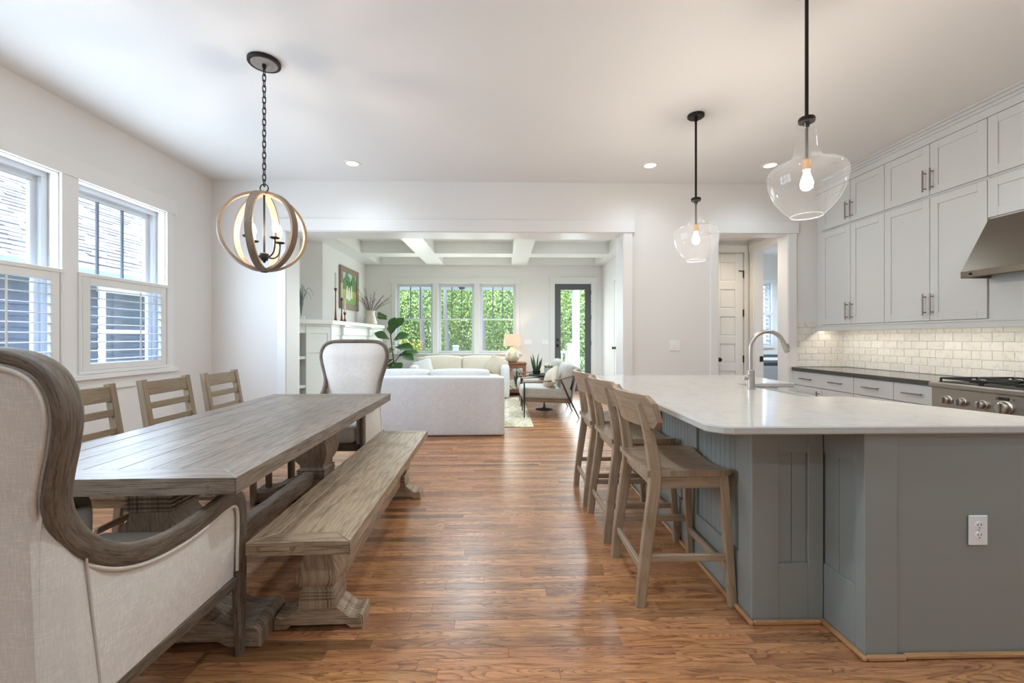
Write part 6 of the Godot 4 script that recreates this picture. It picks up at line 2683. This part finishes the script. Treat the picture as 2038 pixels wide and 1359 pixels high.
# ---------------------------------------------------------------- outside
func leafy(mb: MB, ce: Vector3, rad: Vector3, n: int, size: float, lo := 0.35, hi := 1.5) -> void:
	for k in n:
		var u := Vector3(rng.randfn(), rng.randfn(), rng.randfn()).normalized()
		var q := 1.0 - 0.42 * rng.randf() * rng.randf()
		# lumpy outline
		var lump := 1.0 + 0.16 * sin(u.x * 7.0 + ce.x) * sin(u.y * 6.0 + ce.z) + 0.10 * sin(u.z * 9.0)
		var p := ce + u * rad * (q * lump)
		var nn := (u + Vector3(rr(-0.8, 0.8), rr(-0.3, 0.9), rr(-0.8, 0.8))).normalized()
		var t := nn.cross(Vector3(rr(-1, 1), rr(-1, 1), rr(-1, 1))).normalized()
		var s := nn.cross(t)
		var L := size * rr(0.7, 1.4)
		var W := L * 0.55
		var b := rr(lo, hi)
		mb.col = Color(b * rr(0.85, 1.15), b, b * rr(0.7, 1.0))
		var at := mb.v.size()
		mb.vert(p - t * L * 0.5, nn, Vector2(0, 0))
		mb.vert(p + s * W * 0.5, nn, Vector2(0, 1))
		mb.vert(p + t * L * 0.5, nn, Vector2(1, 1))
		mb.vert(p - s * W * 0.5, nn, Vector2(1, 0))
		mb.ix.append_array([at, at + 1, at + 2, at, at + 2, at + 3])

func tree(label: String, at: Vector3, h: float, trunk_h: float, rad: float, n: int, size: float, group := "") -> Node3D:
	var o := thing("tree", label, "tree", at, rr(0, TAU), group)
	var mb := MB.new()
	mb.tube(spline([Vector3(0, -1.5, 0), Vector3(0.05, trunk_h * 0.5, 0.03), Vector3(-0.04, trunk_h, 0), Vector3(0.05, h * 0.75, 0.05)], 4), [0.22, 0.2, 0.19, 0.18, 0.17, 0.165, 0.16, 0.155, 0.15, 0.12, 0.10, 0.08, 0.05], 10)
	part("trunk", mb, MT.bark, o)
	mb = MB.new()
	var c := Vector3(0, (h + trunk_h) / 2 - 0.2, 0)
	var rv := Vector3(rad, (h - trunk_h) / 2 + 0.3, rad)
	leafy(mb, c, rv, n, size)
	for k in 5:
		var az := rr(0, TAU)
		leafy(mb, c + Vector3(cos(az) * rad * 0.6, rr(-0.5, 0.4) * rv.y, sin(az) * rad * 0.6), rv * rr(0.4, 0.6), n / 5, size)
	var cr := part("crown", mb, MT.foliage, o)
	cr.set_meta("kind", "stuff")
	return o

func outdoors() -> void:
	var mb := MB.new()
	mb.bx(-60, 60, -1.3, -0.75, 10.0, 80)
	mb.bx(-60, -3.49, -1.3, -0.75, -30, 10.0)
	mb.bx(4.2, 60, -1.3, -0.75, -30, 10.0)
	struct("ground", mb, MT.grass, "green lawn outside the house", "ground")
	# eave over the dining windows
	mb = MB.new()
	mb.bx(-4.05, -3.47, 2.74, 2.9, -3.2, 10.2, 0.004)
	struct("eave", mb, MT.white_paint, "white eave of the house above the dining windows", "eave")
	# porch behind the living room
	mb = MB.new()
	mb.bx(-5.0, 3.4, -0.16, -0.03, 10.06, 13.0, 0.004)
	for x in [-4.8, -0.8, 3.2]:
		mb.bx(x - 0.15, x + 0.15, -1.2, -0.16, 12.5, 12.8)
	struct("porch_floor", mb, MT.decking, "grey porch decking outside the living room", "porch floor")
	mb = MB.new()
	mb.bx(-5.2, 3.6, 2.95, 3.2, 10.06, 13.1, 0.004)
	mb.bx(-5.0, 3.4, 2.70, 2.95, 12.78, 12.98, 0.004)
	struct("porch_ceiling", mb, MT.white_paint, "white porch ceiling and beam above the garden view", "porch ceiling")
	for q in [[2.22, "white square porch post seen through the garden door"], [-4.6, "white square porch post beyond the fireplace corner"]]:
		mb = MB.new()
		mb.bx(q[0] - 0.10, q[0] + 0.10, -0.03, 2.70, 12.78, 12.98, 0.006)
		mb.bx(q[0] - 0.12, q[0] + 0.12, -0.03, 0.16, 12.76, 13.0, 0.006)
		solo("porch_post", mb, MT.white_paint, q[1], "post", "porch posts")
	# railing: white top and bottom rail, balusters
	for r in [[-1.3, 2.11, "white porch railing below the garden door's view"], [-4.4, -1.52, "white porch railing outside the left living room window"]]:
		var o := thing("porch_railing", r[2], "railing", V((r[0] + r[1]) / 2, -0.03, 12.88))
		var half: float = (r[1] - r[0]) / 2
		mb = MB.new()
		mb.box(Vector3(0, 0.86, 0), Vector3(half * 2, 0.07, 0.09), 0.006)
		part("top_rail", mb, MT.white_paint, o)
		mb = MB.new()
		mb.box(Vector3(0, 0.12, 0), Vector3(half * 2, 0.06, 0.05), 0.004)
		part("bottom_rail", mb, MT.white_paint, o)
		var n := int(half * 2 / 0.125)
		mb = MB.new()
		mb.box(Vector3.ZERO, Vector3(0.038, 0.70, 0.038), 0.003)
		var me := mb.mesh()
		for k in n:
			shared("baluster", me, MT.white_paint, o, Transform3D(Basis.IDENTITY, Vector3(-half + (k + 0.5) * half * 2 / n, 0.48, 0)))
	for q in [[-1.41, 12.88, 1.04, "white newel post with a flat cap in the middle window"], [1.78, 11.2, 1.12, "white newel post with a cap right of the porch post, seen through the garden door"]]:
		var o := thing("newel_post", q[3], "post", V(q[0], -0.03, q[1]))
		mb = MB.new()
		mb.box(Vector3(0, q[2] / 2, 0), Vector3(0.155, q[2], 0.155), 0.004, 1)
		part("shaft", mb, MT.white_paint, o)
		mb = MB.new()
		mb.box(Vector3(0, q[2] - 0.02, 0), Vector3(0.20, 0.035, 0.20), 0.006)
		mb.box(Vector3(0, q[2] + 0.012, 0), Vector3(0.17, 0.035, 0.17), 0.012)
		part("cap", mb, MT.white_paint, o)
	# porch fan
	var o := thing("ceiling_fan", "dark ceiling fan under the porch roof, in the middle window", "ceiling fan", V(-1.10, 2.95, 11.5))
	mb = MB.new()
	mb.tube([Vector3(0, 0.0, 0), Vector3(0, -0.22, 0)], 0.014, 10)
	mb.lathe([Vector2(0, -0.02), Vector2(0.06, -0.02), Vector2(0.06, 0.0)], 20)
	part("rod", mb, MT.bronze, o)
	mb = MB.new()
	mb.lathe([Vector2(0, -0.40), Vector2(0.05, -0.39), Vector2(0.07, -0.35), Vector2(0.11, -0.33), Vector2(0.12, -0.26), Vector2(0.08, -0.21), Vector2(0, -0.20)], 24)
	part("motor", mb, MT.bronze, o)
	for k in 5:
		mb = MB.new()
		mb.xf = Transform3D(Basis(Vector3.UP, 0.35 + TAU * k / 5.0), Vector3(0, -0.29, 0))
		mb.xf = mb.xf * Transform3D(Basis(Vector3.RIGHT, 0.2), Vector3.ZERO)
		mb.box(Vector3(0.40, 0, 0), Vector3(0.56, 0.008, 0.13), 0.003)
		mb.box(Vector3(0.13, 0, 0), Vector3(0.10, 0.012, 0.04), 0.003)
		part("blade", mb, MT.bronze, o)

	# garden trees beyond the porch
	var spots := [[-6.6, 17.2, 6.2, 0.3, 1.6], [-4.7, 20.5, 8.0, 0.3, 1.9], [-3.3, 16.8, 5.4, 0.1, 1.45], [-1.3, 20.0, 7.4, 0.3, 1.7], [0.3, 17.0, 5.8, 0.1, 1.5], [2.1, 20.2, 7.6, 0.3, 1.7], [3.6, 17.2, 6.4, 0.1, 1.5], [5.6, 20.0, 7.8, 0.3, 1.8], [7.6, 17.6, 7.0, 0.3, 1.7]]
	var names := ["leafy garden tree at the far left, half hidden by the fireplace corner", "tall leafy tree behind the left living room window", "low leafy tree filling the left living room window", "tall leafy tree behind the middle living room window", "bushy green tree between the middle and right windows", "tall leafy tree behind the right living room window", "bushy green tree seen through the garden door", "tall leafy tree right of the garden door view", "leafy tree outside to the far right, behind the living room wall"]
	for k in spots.size():
		var s: Array = spots[k]
		tree(names[k], V(s[0], -0.8, s[1]), s[2], s[3], s[4], 9000, 0.095, "leafy garden trees")
	# a farther darker row
	var far := [[-11.0, 26.0], [-7.3, 28.0], [-3.6, 26.0], [0.2, 28.0], [4.0, 26.0], [7.8, 28.0], [11.6, 26.0]]
	var first := tree("tall tree in the far row behind the garden trees", V(far[0][0], -0.8, far[0][1]), 11.0, 0.2, 2.1, 9000, 0.19, "far row of tall trees")
	for k in range(1, far.size()):
		copy(first, "tree", "tall tree in the far row behind the garden trees", V(far[k][0], -0.8, far[k][1]), k * 1.3, "far row of tall trees")
	# slim bare trunks in front
	for q in [[-2.75, 14.6, "slim pale bare sapling in the left living room window"], [-2.42, 15.6, "thinner pale sapling in the left living room window"], [-2.0, 15.2, "slim grey sapling at the left edge of the middle window"], [-0.72, 15.5, "thin pale sapling at the left edge of the right window"]]:
		mb = MB.new()
		var b := V(q[0], -0.8, q[1])
		mb.tube(spline([b, b + Vector3(0.04, 1.8, 0), b + Vector3(-0.03, 3.4, 0.04), b + Vector3(0.06, 5.2, 0)], 4), [0.09, 0.088, 0.086, 0.084, 0.082, 0.08, 0.078, 0.075, 0.07, 0.066, 0.06, 0.05, 0.04], 10)
		solo("sapling", mb, MT.bark, q[2], "tree", "slim saplings in the garden")
	# yellow shrub
	o = thing("yellow_shrub", "bright yellow-green shrub low in the left living room window", "shrub", V(-3.25, -0.8, 14.2))
	mb = MB.new()
	leafy(mb, Vector3(0, 1.0, 0), Vector3(0.75, 1.05, 0.6), 3000, 0.07, 0.7, 1.3)
	leafy(mb, Vector3(0.75, 0.75, 0.1), Vector3(0.5, 0.65, 0.5), 1200, 0.07, 0.7, 1.3)
	var cr := part("foliage", mb, MT.yellow_leaf, o)
	cr.set_meta("kind", "stuff")
	mb = MB.new()
	for k in 5:
		mb.tube([Vector3(0, -0.05, 0), Vector3(rr(-0.4, 0.5), 1.0, rr(-0.3, 0.3))], 0.02, 6)
	part("stem", mb, MT.stem, o)

	# neighbour's house beside the dining room
	o = thing("neighbour_house", "neighbouring house with pale shingle roof and slate blue siding, outside the dining windows", "house", V(-6.0, -0.8, 7.0))
	var T := Transform3D(Basis.IDENTITY, -V(-6.0, -0.8, 7.0))
	mb = MB.new()
	mb.xf = T
	mb.bx(-13.0, -6.32, -0.8, 2.25, -2.0, 20.0)
	part("wall", mb, MT.siding, o)
	# lap boards
	var y := -0.7
	while y < 2.2:
		mb = MB.new()
		mb.xf = T * Transform3D(Basis(Vector3.BACK, 0.0), Vector3.ZERO)
		mb.prism([Vector2(-6.325, y), Vector2(-6.295, y), Vector2(-6.312, y + 0.152), Vector2(-6.325, y + 0.152)], -20.0, 2.0)
		part("clapboard", mb, MT.siding, o)
		y += 0.15
	mb = MB.new()
	mb.xf = T
	mb.bx(-6.35, -6.0, 2.10, 2.16, -2.1, 20.1, 0.004)
	mb.bx(-6.03, -5.99, 2.10, 2.30, -2.1, 20.1, 0.004)
	part("eave", mb, MT.white_paint, o)
	# gutter
	mb = MB.new()
	mb.xf = T
	var sec := [Vector2(-0.05, 0.06), Vector2(-0.05, -0.03), Vector2(-0.02, -0.055), Vector2(0.03, -0.055), Vector2(0.055, -0.02), Vector2(0.06, 0.06), Vector2(0.05, 0.06), Vector2(0.045, -0.015), Vector2(0.025, -0.045), Vector2(-0.018, -0.045), Vector2(-0.042, -0.025), Vector2(-0.042, 0.06)]
	mb.sweep([V(-5.94, 2.22, -2.1), V(-5.94, 2.22, 20.1)], sec, Vector3.RIGHT, 1.0, false, true, true)
	part("gutter", mb, MT.gutter, o)
	# shingle roof: every shingle its own slab, joined in one mesh
	var pitch := 0.62
	mb = MB.new()
	mb.xf = T
	mb.xf = mb.xf * Transform3D(Basis(Vector3.BACK, -pitch), V(-5.95, 2.27, 0))
	mb.bx(-7.0, 0.0, -0.05, 0.0, -2.1, 20.1)
	part("roof_deck", mb, MT.siding, o)
	var rs := MB.new()
	rs.xf = T * Transform3D(Basis(Vector3.BACK, -pitch), V(-5.95, 2.27, 0))
	var rows := 40
	for r in rows:
		var x1 := 0.02 - r * 0.135
		var d := -2.1 - rr(0, 0.2)
		while d < 20.0:
			var w := rr(0.16, 0.34)
			var tn := rr(0.55, 1.1)
			rs.col = Color(tn, tn * 0.99, tn * 0.97)
			var th := rr(0.012, 0.034)
			var a := V(x1 - 0.155, 0.004, d)
			var b := V(x1 - 0.155, 0.004, d + w - 0.006)
			var c := V(x1, th, d + w - 0.006)
			var e := V(x1, th, d)
			var dz := Vector3(0, -th, 0)
			rs.poly([a, b, c, e], [Vector2.ZERO, Vector2.ZERO, Vector2.ZERO, Vector2.ZERO], Vector3.UP)
			rs.col = Color(0.16, 0.16, 0.16)
			rs.poly([e, c, c + dz, e + dz], [Vector2.ZERO, Vector2.ZERO, Vector2.ZERO, Vector2.ZERO], Vector3.RIGHT)
			d += w
	var sh := part("shingles", rs, MT.roof, o)
	sh.set_meta("kind", "stuff")
	# its windows
	for q in [[4.35, 0.95], [6.9, 0.95], [10.2, 0.95], [13.0, 0.95]]:
		var d: float = q[0]
		mb = MB.new()
		mb.xf = T
		mb.bx(-6.32, -6.26, 0.62, 0.74, d - 0.14, d + 1.09, 0.004)
		mb.bx(-6.32, -6.27, 1.98, 2.08, d - 0.12, d + 1.07, 0.004)
		mb.bx(-6.32, -6.27, 0.74, 1.98, d - 0.10, d, 0.004)
		mb.bx(-6.32, -6.27, 0.74, 1.98, d + 0.95, d + 1.05, 0.004)
		mb.bx(-6.32, -6.28, 1.33, 1.39, d, d + 0.95, 0.004)
		var f := part("window", mb, MT.white_paint, o)
		mb = MB.new()
		mb.xf = T
		mb.bx(-6.31, -6.30, 0.74, 1.98, d, d + 0.95)
		part("pane", mb, MT.window_dark, f)
	# climbing shrub against it
	o = thing("side_shrub", "slender green shrub against the slate blue siding, seen between the louvers", "shrub", V(-5.7, -0.8, 8.3))
	mb = MB.new()
	leafy(mb, Vector3(0, 1.35, 0), Vector3(0.28, 1.3, 0.30), 1500, 0.07)
	cr = part("foliage", mb, MT.foliage, o)
	cr.set_meta("kind", "stuff")
	mb = MB.new()
	mb.tube([Vector3(0, -0.05, 0), Vector3(0.02, 1.2, 0), Vector3(0, 2.2, 0)], 0.03, 8)
	part("stem", mb, MT.stem, o)
